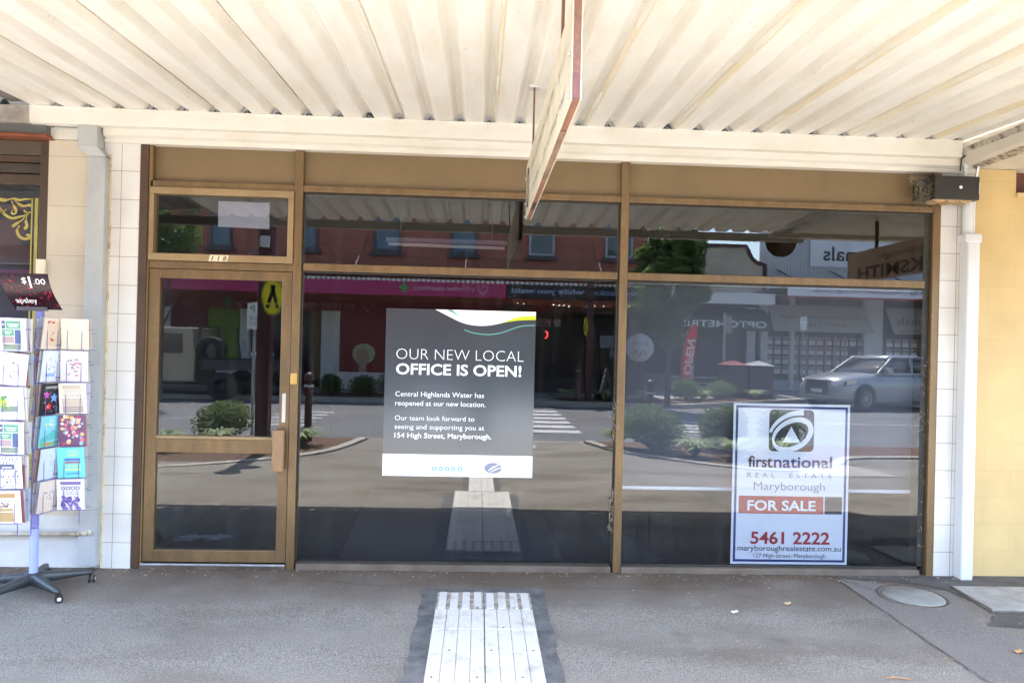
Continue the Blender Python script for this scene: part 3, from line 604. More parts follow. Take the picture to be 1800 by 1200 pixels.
B(3.46, 8.6, -3.45, -3.30, 2.98, 3.25).build('fascia', CREAM, ar)

# hanging sign seen end-on, and the locksmith sign next door
def board(name, label, cat, X, y0, y1, z0, z1, face, edge, th=.05):
    t = thing(name, label, cat, (X, (y0+y1)/2, z0))
    B(X-th/2, X+th/2, y1+.002, y0-.002, z0+.002, z1-.002).build('core', edge, t)
    for s in (-1, 1): B(X+s*th/2, X+s*(th/2+.005), y1, y0, z0, z1).build('face_panel', face, t)
    return t
sg = board('hanging_sign', 'cream double faced sign hung end-on from the cream corrugated awning', 'sign', .300, .0-.47, -2.80, 2.44, 2.79, SIGNFACE, REDWOOD, .026)
mb = MB(); mb.box(.289, .311, -1.05, -.85, 2.4385, 2.4405); mb.build('edge_strip', BRONZE_D, sg); B(.288, .312, -2.45, -1.65, 2.4382, 2.4402).build('edge_strip', GREYWOOD, sg); B(.288, .312, -2.8035, -2.8005, 2.445, 2.53).build('edge_strip', mat('dark_stained_timber', P(96, 72, 80), P(140, 90, 76), 9, .6), sg)
for y in (-.95, -2.45): B(.283, .292, y-.02, y+.02, 2.72, 3.16).build('hanger', mat('brown_steel', P(120, 84, 60), P(96, 66, 48), 6, .6), sg); B(.26, .315, y-.03, y+.03, 3.127+.04*y+.04, 3.142+.04*y+.04).build('hanger_plate', WHITEPVC, sg)
def yz(mtx_x): return Matrix(((0, 0, 0, mtx_x), (-1, 0, 0, 0), (0, 0, 1, 0), (0, 0, 0, 1)))    # writing on a face that looks to -X
mb = MB(); rr = ell(.66, 2.605, .075, .115, 26)+[ell(.66, 2.605, .075, .115, 26)[0]]; stroke(mb, rr, .03, 0, .0015); o = mb.build('ring_mark', SIGNGREY); o.data.transform(yz(.2795)); o.data.transform(Matrix.Translation(-sg.location)); o.parent = sg
mb = MB()
for row, (z, hh) in enumerate(((2.635, .07), (2.495, .05))):          # two rows of worn, unreadable lettering
    x = .86
    while x < 2.65:
        wd = random.uniform(.02, .055)
        if random.random() < .8: stroke(mb, [(x, z), (x+wd*.3, z+hh*random.uniform(.5, 1))], .006, 0, .0012)
        if random.random() < .6: stroke(mb, [(x, z+hh*random.uniform(.2, .9)), (x+wd, z+hh*random.uniform(.2, .9))], .005, 0, .0012)
        x += wd+.02
o = mb.build('worn_lettering', SIGNGREY); o.data.transform(yz(.2795)); o.data.transform(Matrix.Translation(-sg.location)); o.parent = sg
bolts = MB()
for y, z in [(-.49, 2.455), (-.49, 2.54), (-.49, 2.70), (-.62, 2.455), (-.75, 2.46), (-1.3, 2.46), (-2.78, 2.46), (-2.78, 2.6)]: bolts.lathe([(0, -.006), (.008, -.004), (.009, 0)], (.2785, y, z), 8, 'x')
bolts.build('bolt', STEEL, sg)
BRN = mat('brown_sign_face', P(196, 174, 154), P(184, 160, 140), 2, .6); BRND = mat('dark_brown_lettering', P(84, 58, 34), rough=.6)
lk = board('locksmith_sign', 'brown locksmith sign hung under the flat soffit in front of the yellow wall', 'sign', 4.19, -.55, -2.85, 2.40, 2.735, BRN, BRND, .04)
for y in (-1.0, -2.3): B(4.18, 4.20, y-.02, y+.02, 2.73, 3.03).build('hanger', BRND, lk)
text('LOCKSMITH', .75, 2.62, 2.425, .13, 0, BRND, lk, bold=.03, mtx=yz(4.163)).location = (0, 0, 0)
text('Maryborough', 1.0, 2.2, 2.61, .07, 0, BRND, lk, mtx=yz(4.163)).location = (0, 0, 0)
rs_ = thing('round_hanging_sign', 'dark brown round sign hanging from the outer edge of the awning', 'sign', (3.66, -3.5, 2.95))
MB().lathe([(0, -.015), (.19, -.015), (.195, 0), (.19, .015), (0, .015)], (3.66, -3.5, 2.96), 32, 'y').build('disc', BRND, rs_); MB().tube([(3.66, -3.5, 3.13), (3.66, -3.5, 3.2)], .01, 6).build('hanger', BLACKPAINT, rs_)

# downpipes
dp = thing('galvanised_downpipe', 'grey galvanised square downpipe between the beige wall and left pilaster', 'downpipe', (-2.65, -.08, 0))
mb = MB(); mb.rbox(-2.772, -2.640, -.135, -.035, 2.905, 3.05, .006); mb.add([(-2.772, -.135, 2.905), (-2.640, -.135, 2.905), (-2.590, -.105, 2.845), (-2.716, -.105, 2.845), (-2.772, -.035, 2.905), (-2.640, -.035, 2.905), (-2.590, -.032, 2.845), (-2.716, -.032, 2.845)], [(0, 1, 2, 3), (4, 7, 6, 5), (0, 3, 7, 4), (1, 5, 6, 2)])
mb.rbox(-2.716, -2.594, -.105, -.032, .03, 2.845, .006); mb.build('pipe', GALV, dp)
for z in (.42, .95, 1.42, 2.1): MB().rbox(-2.722, -2.588, -.11, -.032, z, z+.012, .002).build('strap', GALV, dp)
mb = MB()
for k in range(60):
    z = k*.048+random.uniform(-.01, .01); mb.rbox(-2.594, -2.588+random.uniform(-.002, .005), -.05, -.028, z, z+.046, .003)
mb.build('sealant_bead', mat('rusty_sealant', P(206, 190, 160), P(150, 112, 82), 9, .8, thr=(.5, .75)), dp)
dr = thing('pvc_downpipe', 'white plastic downpipe beside the yellow wall', 'downpipe', (3.55, -.08, 0))
MB().tube([(3.535, -.07, 2.5), (3.535, -.07, 2.74)], .034, 16).build('pipe', WHITEPVC, dr); MB().tube([(3.575, -.06, 2.5), (3.575, -.06, 2.9)], .022, 12).build('pipe', WHITEPVC, dr)
MB().rbox(3.508, 3.600, -.125, -.03, .0, 2.495, .012).build('pipe', WHITEPVC, dr); MB().rbox(3.488, 3.608, -.13, -.028, 2.44, 2.505, .008).build('socket', WHITEPVC, dr)
# black box
bb = thing('black_electrical_box', 'black steel box with cobwebs at the top right of the shopfront', 'box', (3.38, -.1, 2.73))
MB().rbox(3.225, 3.553, -.17, -.036, 2.735, 2.905, .006).build('case', BLACKPAINT, bb); MB().lathe([(0, -.004), (.011, -.003), (.012, 0)], (3.413, -.17, 2.825), 14, 'y').build('rivet', WHITE, bb)
MB().tube([(3.547, -.174, 2.78), (3.547, -.174, 2.86)], .004, 6).build('hinge', STEEL, bb)
mb = MB()
for k, (x, w_) in enumerate(((3.215, .09), (3.315, .09), (3.41, .09))): mb.prism([(x, 2.728), (x+.02, 2.716), (x+w_*.6, 2.712), (x+w_, 2.722), (x+w_, 2.734), (x, 2.734)], 'y', -.165, -.06)
mb.build('timber_packer', WOOD, bb)
B(3.14, 3.225, -.12, -.036, 2.74, 2.89).build('cable_entry', BLACKPAINT, bb)
mb = MB()
for k in range(150):
    a = Vector((random.gauss(3.16, .05), -.04-random.random()*.13, random.uniform(2.70, 2.91))); b = a+Vector((random.gauss(0, .05), random.gauss(0, .03), random.gauss(-.01, .05)))
    b.x = max(3.03, min(3.33, b.x)); b.z = max(2.66, min(2.92, b.z)); m_ = (a+b)/2+Vector((random.gauss(0, .012), -.01, -.012)); mb.tube([a, m_, b], .0007, 3, False)
o = mb.build('cobweb', mat('dusty_cobweb', P(150, 138, 112), rough=1)); o['kind'] = 'stuff'; tag(o, 'dusty tangle of cobweb on the left of the black box', 'cobweb')
def web(label, x0, x1, z0, z1, n, y=-.035):
    mb = MB()
    for k in range(n):
        a = Vector((random.uniform(x0, x1), y+random.uniform(-.01, .02), random.uniform(z0, z1))); b = a+Vector((random.gauss(0, .012), random.uniform(-.01, .01), random.gauss(0, .02))); mb.tube([a, (a+b)/2+Vector((0, -.004, -.004)), b], random.uniform(.0006, .0022), 4, False)
    o = mb.build('cobweb', MC['dusty_cobweb']); o['kind'] = 'stuff'; tag(o, label, 'cobweb')
web('brown cobweb and dust clinging low on the left edge of the right hand mullion', .958, .998, .30, .62, 70); web('thin strip of dusty cobweb halfway up the right hand mullion', .975, 1.0, .95, 1.25, 40); web('dusty cobweb in the bottom right corner of the right window', 3.25, 3.31, .2, 1.6, 60)
cw = thing('conduit_cables', 'bare white and grey cables above the black box', 'cable', (3.55, -.1, 2.95))
for pts, r_, m_ in (([(3.50, -.08, 2.91), (3.50, -.09, 2.99), (3.47, -.10, 3.05)], .014, WHITEPVC), ([(3.575, -.09, 2.90), (3.58, -.12, 3.02), (3.56, -.2, 3.06), (3.52, -.25, 3.08)], .009, STEEL), ([(3.46, -.09, 2.96), (3.455, -.11, 3.05), (3.50, -.3, 3.09)], .006, BLACKPAINT)): MB().tube(pts, r_, 8).build('cable', m_, cw)

# ------------------------------------------------------------------ shop to the left
ln = thing('neighbouring_shop', 'beige tiled shop with a gilt ornamented window at the far left', 'shop', (-4, 0, 0))
B(-3.023, -2.644, -.02, .25, .36, 2.966).build('wall', BEIGE, ln); B(-6, -3.023, -.02, .25, .36, .5).build('wall', BEIGE, ln); B(-6, -2.644, -.021, .25, -.02, .36).build('stall_riser', RISER, ln)
B(-6.2, -3.03, .0, .25, 2.98, 6).build('upper_wall', mat('neighbour_render', (.45, .4, .35), rough=.8), ln)
MB().rbox(-6, -3.0, -.10, 0, 2.985, 3.10, .004).build('granite_header', GRANITE, ln); MB().rbox(-6, -2.985, -.115, .0, 2.962, 2.984, .003).build('copper_drip', COPPER, ln)
MB().rbox(-3.080, -3.024, -.02, .06, .5, 2.960, .003).build('window_frame', BRONZE_D, ln)
for z0, z1, m_ in ((2.86, 2.96, mat('dim_panel', P(92, 78, 62), P(78, 66, 52), 2, .5)), (2.81, 2.855, BRONZE_D), (2.735, 2.80, mat('dim_glass_strip', P(84, 76, 70), P(60, 54, 48), 3, .2)), (2.655, 2.725, BRONZE_D)): B(-6, -3.081, .0, .04, z0, z1).build('transom', m_, ln)
B(-6, -3.081, .042, .05, 2.64, 2.975).build('dark_backing', DARK, ln); B(-6, -3.081, .018, .024, .5, 2.655).build('pane', GLASSW, ln)  # dark board added behind the transoms to shut out the sky
B(-6, -2.66, .27, 4, 2.66, 2.75).build('ceiling', INWALL, ln); B(-6, -2.52, 3.9, 4, .0, 2.66).build('interior_wall', INWALL, ln); B(-6, -2.6, .27, 4, .36, .45).build('display_floor', mat('display_floor', (.12, .10, .09)), ln)
GOLD = mat('gilt_paint', P(176, 160, 78), P(158, 142, 66), 10, .5)
mb = MB(); gy = .012
mb.box(-3.128, -3.105, gy, gy+.004, .55, 2.565); mb.box(-3.152, -3.143, gy, gy+.004, .55, 2.565)
mb.build('gilt_stripe', GOLD, ln)
mb = MB(); go = lambda x, z: (-3.148-(49.5-x)*.00415, 2.56-(z-0)*.00415)     # ornament drawn in photo pixels from the top right corner
for pts, ws in (([(50, 1), (40, 1), (28, 3), (18, 1), (5, 4), (-8, 2)], [.012, .02, .03, .018, .04, .03]),
                ([(20, 3), (28, 10), (36, 13), (44, 11), (50, 13)], [.01, .03, .02, .03, .008]),
                ([(16, 5), (20, 14), (24, 22), (20, 27), (16, 24), (19, 20)], [.01, .03, .02, .02, .012, .006]),
                ([(-5, 15), (0, 22), (8, 30), (18, 34), (30, 31), (40, 28), (44, 24)], [.025, .03, .03, .025, .02, .018, .01]),
                ([(42, 24), (36, 34), (26, 42), (18, 48)], [.008, .014, .03, .03]), ([(42, 28), (40, 38), (42, 46), (38, 52)], [.008, .03, .035, .01]),
                ([(30, 46), (26, 54), (30, 64), (38, 68), (46, 66), (46, 61), (41, 62)], [.012, .03, .03, .03, .03, .02, .012]), ([(8, 19), (2, 24), (-6, 22)], [.008, .02, .01]), ([(36, 20), (42, 24), (50, 22)], [.02, .016, .008])):
    stroke(mb, smooth([go(*q) for q in pts], 4), [v*.62 for v, n_ in [(ws[min(int(i/4), len(ws)-1)], 0) for i in range((len(pts)-1)*4+1)]], gy, .003)
mb.build('gilt_scroll', GOLD, ln)
MB().rbox(-3.082, -3.018, -.04, -.02, 2.005, 2.135, .004).build('switch_plate', mat('ivory_plastic', P(226, 214, 190)), ln)
t = thing('low_rail', 'thin cream pipe rail along the white base of the left shop', 'rail', (-3, -.08, .25))
MB().tube([(-5, -.075, .225), (-2.70, -.085, .25)], .014, 10).build('pipe', mat('peeling_cream_pipe', P(190, 184, 170), P(150, 130, 104), 8, .6), t); MB().tube([(-2.72, -.09, .252), (-2.63, -.12, .27)], .018, 10).build('pipe_end', mat('rusty_cream', P(214, 204, 184), P(120, 84, 56), 14, .7), t); MB().tube([(-2.715, -.02, .252), (-2.715, -.10, .252)], .02, 8).build('bracket', mat('rust', P(104, 66, 44), P(70, 44, 32), 20, .9), t)

# ------------------------------------------------------------------ yellow wall to the right
rn = thing('yellow_building', 'yellow painted masonry building at the right edge', 'building', (5.5, 0, 0))
B(3.625, 3.935, -.02, .25, -.02, 2.999).build('wall', YELLOW, rn); B(3.935, 6, -.0195, .25, -.02, 2.80).build('wall', YELLOW, rn); B(6, 9, -.02, .25, -.02, 2.999).build('wall', YELLOW, rn)
B(3.935, 6, .06, .2, 2.8, 2.999).build('window_recess', mat('dark_red_timber', P(110, 56, 34), P(80, 40, 26), 6, .6), rn); B(3.935, 6, -.04, .06, 2.80, 2.83).build('window_sill', mat('bleached_sill', P(205, 180, 130)), rn)
B(3.63, 9, -.005, .25, 3.302, 5.5).build('upper_wall', YELLOW, rn)

# ------------------------------------------------------------------ greeting card spinner
LAV = mat('lavender_enamel', P(140, 140, 205), P(122, 122, 190), 4, .35); LAVL = mat('pale_blue_plastic', P(165, 185, 230), rough=.3); WIRE = mat('violet_wire', P(96, 90, 150), rough=.35)
PLAS = mat('grey_black_plastic', P(62, 66, 68), P(50, 53, 55), 6, .42, bump=.05)
SX, SY = -2.775, -.49
zg = zf(SY)
sp = thing('card_spinner', 'lavender wire card spinner on a black five star castor base', 'display rack', (SX, SY, zg))
mb = MB(); mb.lathe([(0, .12), (.045, .12), (.055, .105), (.055, .06), (.04, .05), (0, .05)], (SX, SY, zg), 24); hub = mb.build('base_hub', PLAS, sp)
for k, a in enumerate((36, 108, 180, 252, -36)):
    a = R(a); u = Vector((math.cos(a), math.sin(a), 0)); v = Vector((-u.y, u.x, 0)); c = Vector((SX, SY, zg)); vs = []
    st = [(.03, .03, .118, .052), (.10, .028, .112, .055), (.20, .024, .098, .058), (.29, .021, .088, .056), (.325, .017, .082, .058), (.335, .008, .076, .064)]
    for r_, hw, zt, zb in st:
        for dx, dz in ((-1, zb), (-1, zt-.012), (-.6, zt), (.6, zt), (1, zt-.012), (1, zb)): p = c+u*r_+v*hw*dx; vs.append((p.x, p.y, p.z+dz))
    mb = MB().add(vs, [(i*6+j, i*6+(j+1) % 6, i*6+6+(j+1) % 6, i*6+6+j) for i in range(len(st)-1) for j in range(6)], True); n = len(vs); mb.add(vs[-6:], [range(6)]); lg_ = mb.build('base_leg', PLAS, sp)
    q = c+u*.315; ax = R(20+k*70); w1 = Vector((math.cos(ax), math.sin(ax), 0)); mb = MB()
    mb.tube([q+Vector((0, 0, .062)), q+Vector((0, 0, .045))], .008, 8)
    for s in (-1, 1): mb.tube([q+w1*(.008*s)+Vector((.012, -.004, .025)), q+w1*(.02*s)+Vector((.012, -.004, .025))], .024, 16)
    mb.build('castor', BLACKPAINT, lg_); mb = MB()
    for s in (-1, 1): mb.tube([q+w1*(.0202*s)+Vector((.012, -.004, .025)), q+w1*(.0215*s)+Vector((.012, -.004, .025))], .011, 14)
    mb.build('wheel_cap', WHITE, lg_)
MB().tube([(SX, SY, zg+.115), (SX, SY, zg+.40)], .025, 18).build('stem', mat('pale_lavender_sleeve', P(168, 180, 232), P(140, 150, 215), 2, .3, stretch=(1, 1, .5)), sp)
mb = MB(); mb.rbox(SX-.018, SX+.018, SY-.018, SY+.018, .40, 1.79, .003); mb.build('pole', LAV, sp)
for z in (1.455, 1.02, .58): MB().rbox(SX-.018, SX+.024, SY-.030, SY+.014, z-.026, z+.026, .005).build('clip', LAVL, sp)
PK = .206
pockets = []                                      # (column, row) -> matrix of the card face: x right, z up, -y towards the viewer
def frame(ox, oy, yaw): return Matrix.Translation((ox, oy, 0)) @ Matrix.Rotation(yaw, 4, 'Z')
COLS = {'A': (frame(-2.795, -.72, R(2)), 1.505), 'C': (frame(-2.722, -.46, R(78)), 1.515), 'D': (frame(-2.604, -.40, R(8)), 1.515), 'F': (frame(-2.945, -.60, R(-55)), 1.505)}
for cn, (M0, zt) in COLS.items():
    for r_ in range(6):
        z = zt-PK*r_+.012; mb = MB(); hw = .082
        T = lambda x, y, zz: tuple(M0 @ Vector((x, y, zz)))
        wr = .0019
        for s in (-1, 1):
            mb.tube([T(s*hw*.52, -.012, z-.008), T(s*hw*.52, -.012, z+.125), T(s*hw*1.05, -.012, z+.125), T(s*hw*1.05, .06, z+.125)], wr, 5)
            mb.tube([T(s*hw*.52, -.012, z-.008), T(s*hw*.52, .085, z-.008)], wr, 5)
        mb.tube([T(-hw*1.05, -.012, z-.008), T(hw*1.05, -.012, z-.008)], wr, 5); mb.tube([T(-hw*1.05, .085, z-.008), T(hw*1.05, .085, z-.008)], wr, 5); mb.tube([T(-hw*1.05, .085, z+.10), T(hw*1.05, .085, z+.10)], wr, 5)
        mb.tube([T(0, .085, z+.02), (SX, SY, z+.02)], .003, 5)
        mb.build('wire_pocket', WIRE, sp)
mb = MB()
for x, y in ((-2.72, -.62), (-2.80, -.62), (-2.60, -.31), (-2.775, -.46)): mb.tube([(x, y, .38), (x, y, 1.70)], .003, 5)
mb.build('upright_wire', WIRE, sp)
# cards: every one is a thing of its own
CB = {}
def card_mesh(w_, h_):
    k = (w_, h_)
    if k not in CB: CB[k] = 1
    return MB().add([(-w_/2, 0, 0), (w_/2, 0, 0), (w_/2, 0, h_), (-w_/2, 0, h_), (-w_/2, .0015, 0), (w_/2, .0015, 0), (w_/2, .0015, h_), (-w_/2, .0015, h_)], [(0, 1, 2, 3), (5, 4, 7, 6), (0, 4, 5, 1), (1, 5, 6, 2), (2, 6, 7, 3), (3, 7, 4, 0)])
def pcol(*c): return mat('card_print_%d_%d_%d' % c, P(*c), rough=.45)
def design(mb_list, spec):
    pass
CW, CH = .162, .198
def dots(n, cols, x0, x1, z0, z1, r0, r1, seed, sq=False):
    rnd = random.Random(seed); out = []
    for k in range(n):
        x, z, r_ = rnd.uniform(x0, x1), rnd.uniform(z0, z1), rnd.uniform(r0, r1); c = rnd.choice(cols)
        out.append((c, [(x-r_, z-r_*.6), (x+r_, z-r_*.6), (x+r_, z+r_*.6), (x-r_, z+r_*.6)] if sq else ell(x, z, r_, r_, 9)))
    return out
def rct(c, x0, x1, z0, z1): return (c, [(x0, z0), (x1, z0), (x1, z1), (x0, z1)])
def star(c, x, z, r_): return (c, [(x+math.cos(R(90+36*k))*(r_ if k % 2 == 0 else r_*.48), z+math.sin(R(90+36*k))*(r_ if k % 2 == 0 else r_*.48)) for k in range(10)])
GR, NV, WH = (96, 158, 128), (74, 88, 120), (216, 216, 218)
def grid(seed):
    o = [rct(NV, -.058, -.038, .135, .182), rct(GR, -.034, .05, .135, .182), rct(GR, -.058, .012, .092, .130), rct((78, 98, 140), .016, .05, .045, .130), rct((168, 150, 150), -.058, .012, .048, .088), rct((130, 150, 132), -.048, .05, .010, .042)]
    o += [(WH, ell(-.048, .160, .006, .006, 10)), rct(WH, -.024, .04, .158, .165), rct(WH, -.016, .034, .145, .152), rct(WH, -.045, -.0, .114, .119), rct(WH, -.040, -.01, .103, .108)]
    return o + dots(14, [(90, 120, 90), (150, 110, 100), (90, 100, 130)], -.05, .045, .014, .038, .002, .005, seed)
FR = {  # column, row: ground colour, shapes, words, label
 ('A', 0): (WH, grid(1), [], 'green and navy grid card, topmost of the left hand column'),
 ('A', 1): ((218, 210, 216), dots(26, [(40, 40, 44), (230, 150, 190), (150, 130, 170)], -.02, .035, .03, .14, .002, .006, 2, True), [], 'tilted white card with small black and pink scribbles'),
 ('A', 2): ((216, 220, 222), [rct((206, 226, 226), -.055, .045, .06, .18), rct((120, 140, 130), -.055, .045, .05, .085), rct((246, 246, 240), -.005, .04, .085, .16)]+dots(24, [(80, 140, 80), (180, 190, 60), (120, 160, 90)], -.055, -.015, .07, .14, .005, .012, 3), [], 'landscape card with green trees beside water'),
 ('A', 3): (WH, grid(4), [], 'green and navy grid card, fourth down the left hand column'),
 ('A', 4): ((220, 220, 226), dots(70, [(66, 66, 110)], -.06, .06, .01, .19, .003, .0045, 5)+[rct((86, 96, 120), -.055, .04, .12, .15), rct(WH, -.03, .025, .128, .134)], [('Today', -.02, .028, .136, .012, WH)], 'white polka dot card with a slate blue band'),
 ('A', 5): ((226, 214, 190), [rct((176, 136, 92), -.06, .05, .155, .182), rct((240, 236, 230), -.045, .035, .095, .15), rct((178, 150, 104), -.045, .035, .01, .09), rct(WH, -.045, .035, .068, .073)]+dots(16, [(120, 104, 100), (170, 150, 140)], -.035, .025, .10, .14, .004, .01, 6), [], 'brown panelled card at the bottom of the left hand column'),
 ('C', 0): ((226, 210, 196), [rct((214, 196, 176), -.05, .05, .02, .18)]+dots(9, [(190, 50, 54)], -.012, .012, .05, .14, .004, .009, 7, True)+dots(4, [(190, 50, 54)], -.05, .04, .170, .182, .004, .010, 8, True), [], 'beige card with a column of red marks'),
 ('C', 1): ((216, 222, 236), dots(14, [(150, 160, 210), (180, 190, 225)], -.03, .03, .06, .15, .003, .008, 9, True)+[rct((140, 176, 226), -.045, .03, .035, .055)], [], 'pale blue card with faint lettering'),
 ('C', 2): ((34, 32, 40), [star((196, 84, 184), -.035, .125, .028), star((110, 160, 226), .025, .105, .032), star((224, 60, 70), -.012, .05, .027), rct((150, 150, 150), -.05, .05, .165, .18)]+dots(30, [(90, 150, 200), (200, 90, 180), (230, 170, 60), (240, 240, 240)], -.06, .06, .01, .16, .0015, .004, 10), [], 'black card with pink, blue and red stars'),
 ('C', 3): ((136, 206, 226), dots(10, [(220, 224, 130), (240, 250, 250)], -.05, .05, .10, .18, .004, .009, 11)+[(( 96, 190, 190), [(-.07, .03), (.07, .05), (.07, .085), (.02, .11), (-.03, .07), (-.07, .06)]), rct((120, 190, 130), -.07, .07, .005, .03), rct((236, 130, 90), -.03, .01, .012, .026)], [], 'turquoise card with an underwater picture'),
 ('C', 4): ((206, 212, 226), dots(12, [(170, 190, 226), (150, 170, 220)], -.03, .04, .04, .15, .003, .008, 12, True), [], 'white card with soft blue drawing'),
 ('C', 5): ((222, 206, 192), dots(10, [(220, 100, 140), (120, 150, 200), (150, 190, 150)], -.04, .04, .08, .14, .004, .007, 13)+dots(10, [(214, 196, 130)], -.04, .04, .02, .07, .002, .005, 14), [], 'cream card with small pink and blue flowers'),
 ('D', 0): ((226, 218, 196), dots(16, [(236, 224, 190), (240, 228, 200)], -.05, .05, .03, .14, .004, .012, 15, True), [], 'plain ivory card, topmost of the right hand column'),
 ('D', 1): ((222, 216, 222), dots(34, [(90, 84, 120), (206, 70, 80), (150, 150, 170)], -.035, .035, .04, .15, .003, .007, 16, True), [], 'white card patterned with small red and violet motifs'),
 ('D', 2): ((232, 222, 208), [rct((206, 190, 168), -.06, .05, .162, .185)]+[rct((120, 88, 88) if k < 3 else (180, 160, 140), -.06, .06, .012+.013*k, .019+.013*k) for k in range(7)], [('GOOD', -.05, .055, .138, .022, (196, 190, 178)), ('LUCK', -.05, .05, .108, .022, (190, 184, 172))], 'brown and cream good luck card'),
 ('D', 3): ((120, 80, 110), dots(46, [(240, 236, 230), (230, 120, 130), (150, 200, 214), (240, 190, 130), (196, 80, 110)], -.062, .062, .008, .19, .006, .014, 17), [('Thank', -.035, .045, .142, .022, (240, 190, 190)), ('you', -.01, .032, .118, .018, (240, 190, 190))], 'plum floral thank you card'),
 ('D', 4): ((116, 214, 214), [rct((90, 120, 190), -.035, .055, .11, .128), rct((176, 60, 90), -.035, .055, .095, .105), rct((236, 226, 90), -.035, .055, .05, .056), rct((96, 170, 220), -.03, .05, .02, .035)], [('STILL', -.02, .05, .165, .014, (226, 220, 110)), ('HAPPY', -.02, .05, .142, .014, (226, 220, 110)), ('TO YOU', -.035, .055, .064, .022, (226, 226, 120))], 'turquoise birthday card with rainbow bands'),
 ('D', 5): ((226, 222, 240), [rct((126, 112, 160), -.06, .06, .165, .185)]+dots(60, [(126, 104, 170), (150, 130, 190), (100, 84, 150)], -.062, .055, .008, .085, .005, .012, 18), [('GOOD', -.055, .055, .132, .024, (86, 80, 100)), ('LUCK', -.04, .055, .10, .024, (176, 176, 190))], 'violet wavy good luck card at the bottom of the right hand column'),
}
rnd = random.Random(5)
plain = card_mesh(CW, CH)
edge_cols = [(206, 200, 194), (196, 180, 170), (176, 186, 194), (214, 212, 212), (180, 150, 134), (196, 194, 212), (150, 90, 90)]
for (cn, r_), (gc, shapes, words, lab) in FR.items():
    M0, zt = COLS[cn]; z = zt-PK*r_+.006
    tilt = rnd.uniform(-.03, .03) if (cn, r_) != ('A', 1) else R(7)
    M = M0 @ Matrix.Translation((0, 0, z)) @ Matrix.Rotation(R(6), 4, 'X') @ Matrix.Rotation(tilt, 4, 'Y')
    fcard = card_mesh(CW, CH); mlist = [pcol(*gc)]; idx = {}
    for k, (c, pts) in enumerate(shapes):
        if c not in idx: idx[c] = len(mlist); mlist.append(pcol(*c))
        fcard.m = idx[c]; fcard.add([(max(-CW/2, min(CW/2, x)), -.0004-.00003*k, max(0, min(CH, zz))) for x, zz in pts], [list(range(len(pts)))])
    o = fcard.build('greeting_card', mlist); o.matrix_world = M; tag(o, lab+' in the spinner', 'card', 'greeting cards in the spinner')
    for s_, a, b, zz, hh, c in words:
        tx = text(s_, a, b, zz, hh, -.0022, pcol(*c), None, bold=.015); tx.parent = o
    nb = {'A': 5, 'C': 5, 'D': 2}[cn]
    for k in range(nb):
        b_ = card_mesh(CW, CH).build('greeting_card', pcol(*rnd.choice(edge_cols)))
        b_.matrix_world = M0 @ Matrix.Translation((rnd.uniform(-.002, .012), .010+.0125*k+rnd.uniform(0, .004), z+rnd.uniform(-.006, .004))) @ Matrix.Rotation(R(rnd.uniform(2, 9)), 4, 'X') @ Matrix.Rotation(rnd.uniform(-.05, .06), 4, 'Y')
        tag(b_, {'A': 'plain card edge tucked behind the front cards of the left hand column', 'C': 'plain card edge tucked behind the front cards of the middle column', 'D': 'plain white card peeping out behind the front cards of the right hand column'}[cn], 'card', 'spare cards behind the front cards, column '+{'A': 'left', 'C': 'middle', 'D': 'right'}[cn])
for r_ in range(6):
    M0, zt = COLS['F']; o = card_mesh(CW, CH).build('greeting_card', pcol(*[(206, 84, 80), (200, 206, 200), (226, 226, 214), (190, 200, 190), (236, 236, 236), (214, 60, 60)][r_])); o.matrix_world = M0 @ Matrix.Translation((0, 0, zt-PK*r_+.006)) @ Matrix.Rotation(R(6), 4, 'X')
    tag(o, ['red', 'grey green', 'ivory', 'sage', 'white', 'bright red'][r_]+' card on the far left face of the spinner', 'card', 'greeting cards in the spinner')
# price board on top: a curved sheet leaning forward
ps = thing('price_board', 'curved black and crimson price board marked $1.00 on top of the spinner', 'sign', (-2.78, -.5, 1.77))
MAG = mat('black_crimson_print', (.012, .008, .010), (.035, .006, .016), 14, .25)
def pb(u, v):  # u across, v up
    x = -2.922+u*.289-.037*v; y = -.50-.10*v-.03*math.sin(v*3.0); return (x, y, 1.771+.218*v)
nu, nv = 8, 10; vs = [pb(i/nu, j/nv) for j in range(nv+1) for i in range(nu+1)]; vs2 = [(x, y+.002, z) for x, y, z in vs]; N = len(vs)
mb = MB().add(vs+vs2, [(j*(nu+1)+i, j*(nu+1)+i+1, (j+1)*(nu+1)+i+1, (j+1)*(nu+1)+i) for j in range(nv) for i in range(nu)]+[(N+j*(nu+1)+i, N+(j+1)*(nu+1)+i, N+(j+1)*(nu+1)+i+1, N+j*(nu+1)+i+1) for j in range(nv) for i in range(nu)], True); mb.build('sheet', MAG, ps)
def bendtext(s, u0, u1, v0, h, m, bold):
    o = text(s, u0, u1, v0, h, 0, m, None, bold=bold); me = o.data
    bm = bmesh.new(); bm.from_mesh(me); bmesh.ops.triangulate(bm, faces=bm.faces[:]); bmesh.ops.subdivide_edges(bm, edges=bm.edges[:], cuts=4, use_grid_fill=True); bm.to_mesh(me); bm.free()
    for v in me.vertices: x, y, z = pb(v.co.x, v.co.z); v.co = Vector((x, y-.0025, z))-wloc(ps)
    o.parent = ps
bendtext('$', .43, .53, .72, .17, WHITE, .012); bendtext('1', .575, .62, .60, .33, WHITE, .012); bendtext('.00', .67, .92, .70, .16, WHITE, .008)
bendtext('apsley', .13, .58, .18, .14, WHITE, .016)
rnd = random.Random(3); red = mat('crimson_bubble', P(170, 30, 60), P(110, 20, 50), 40, .3)
mb = MB()
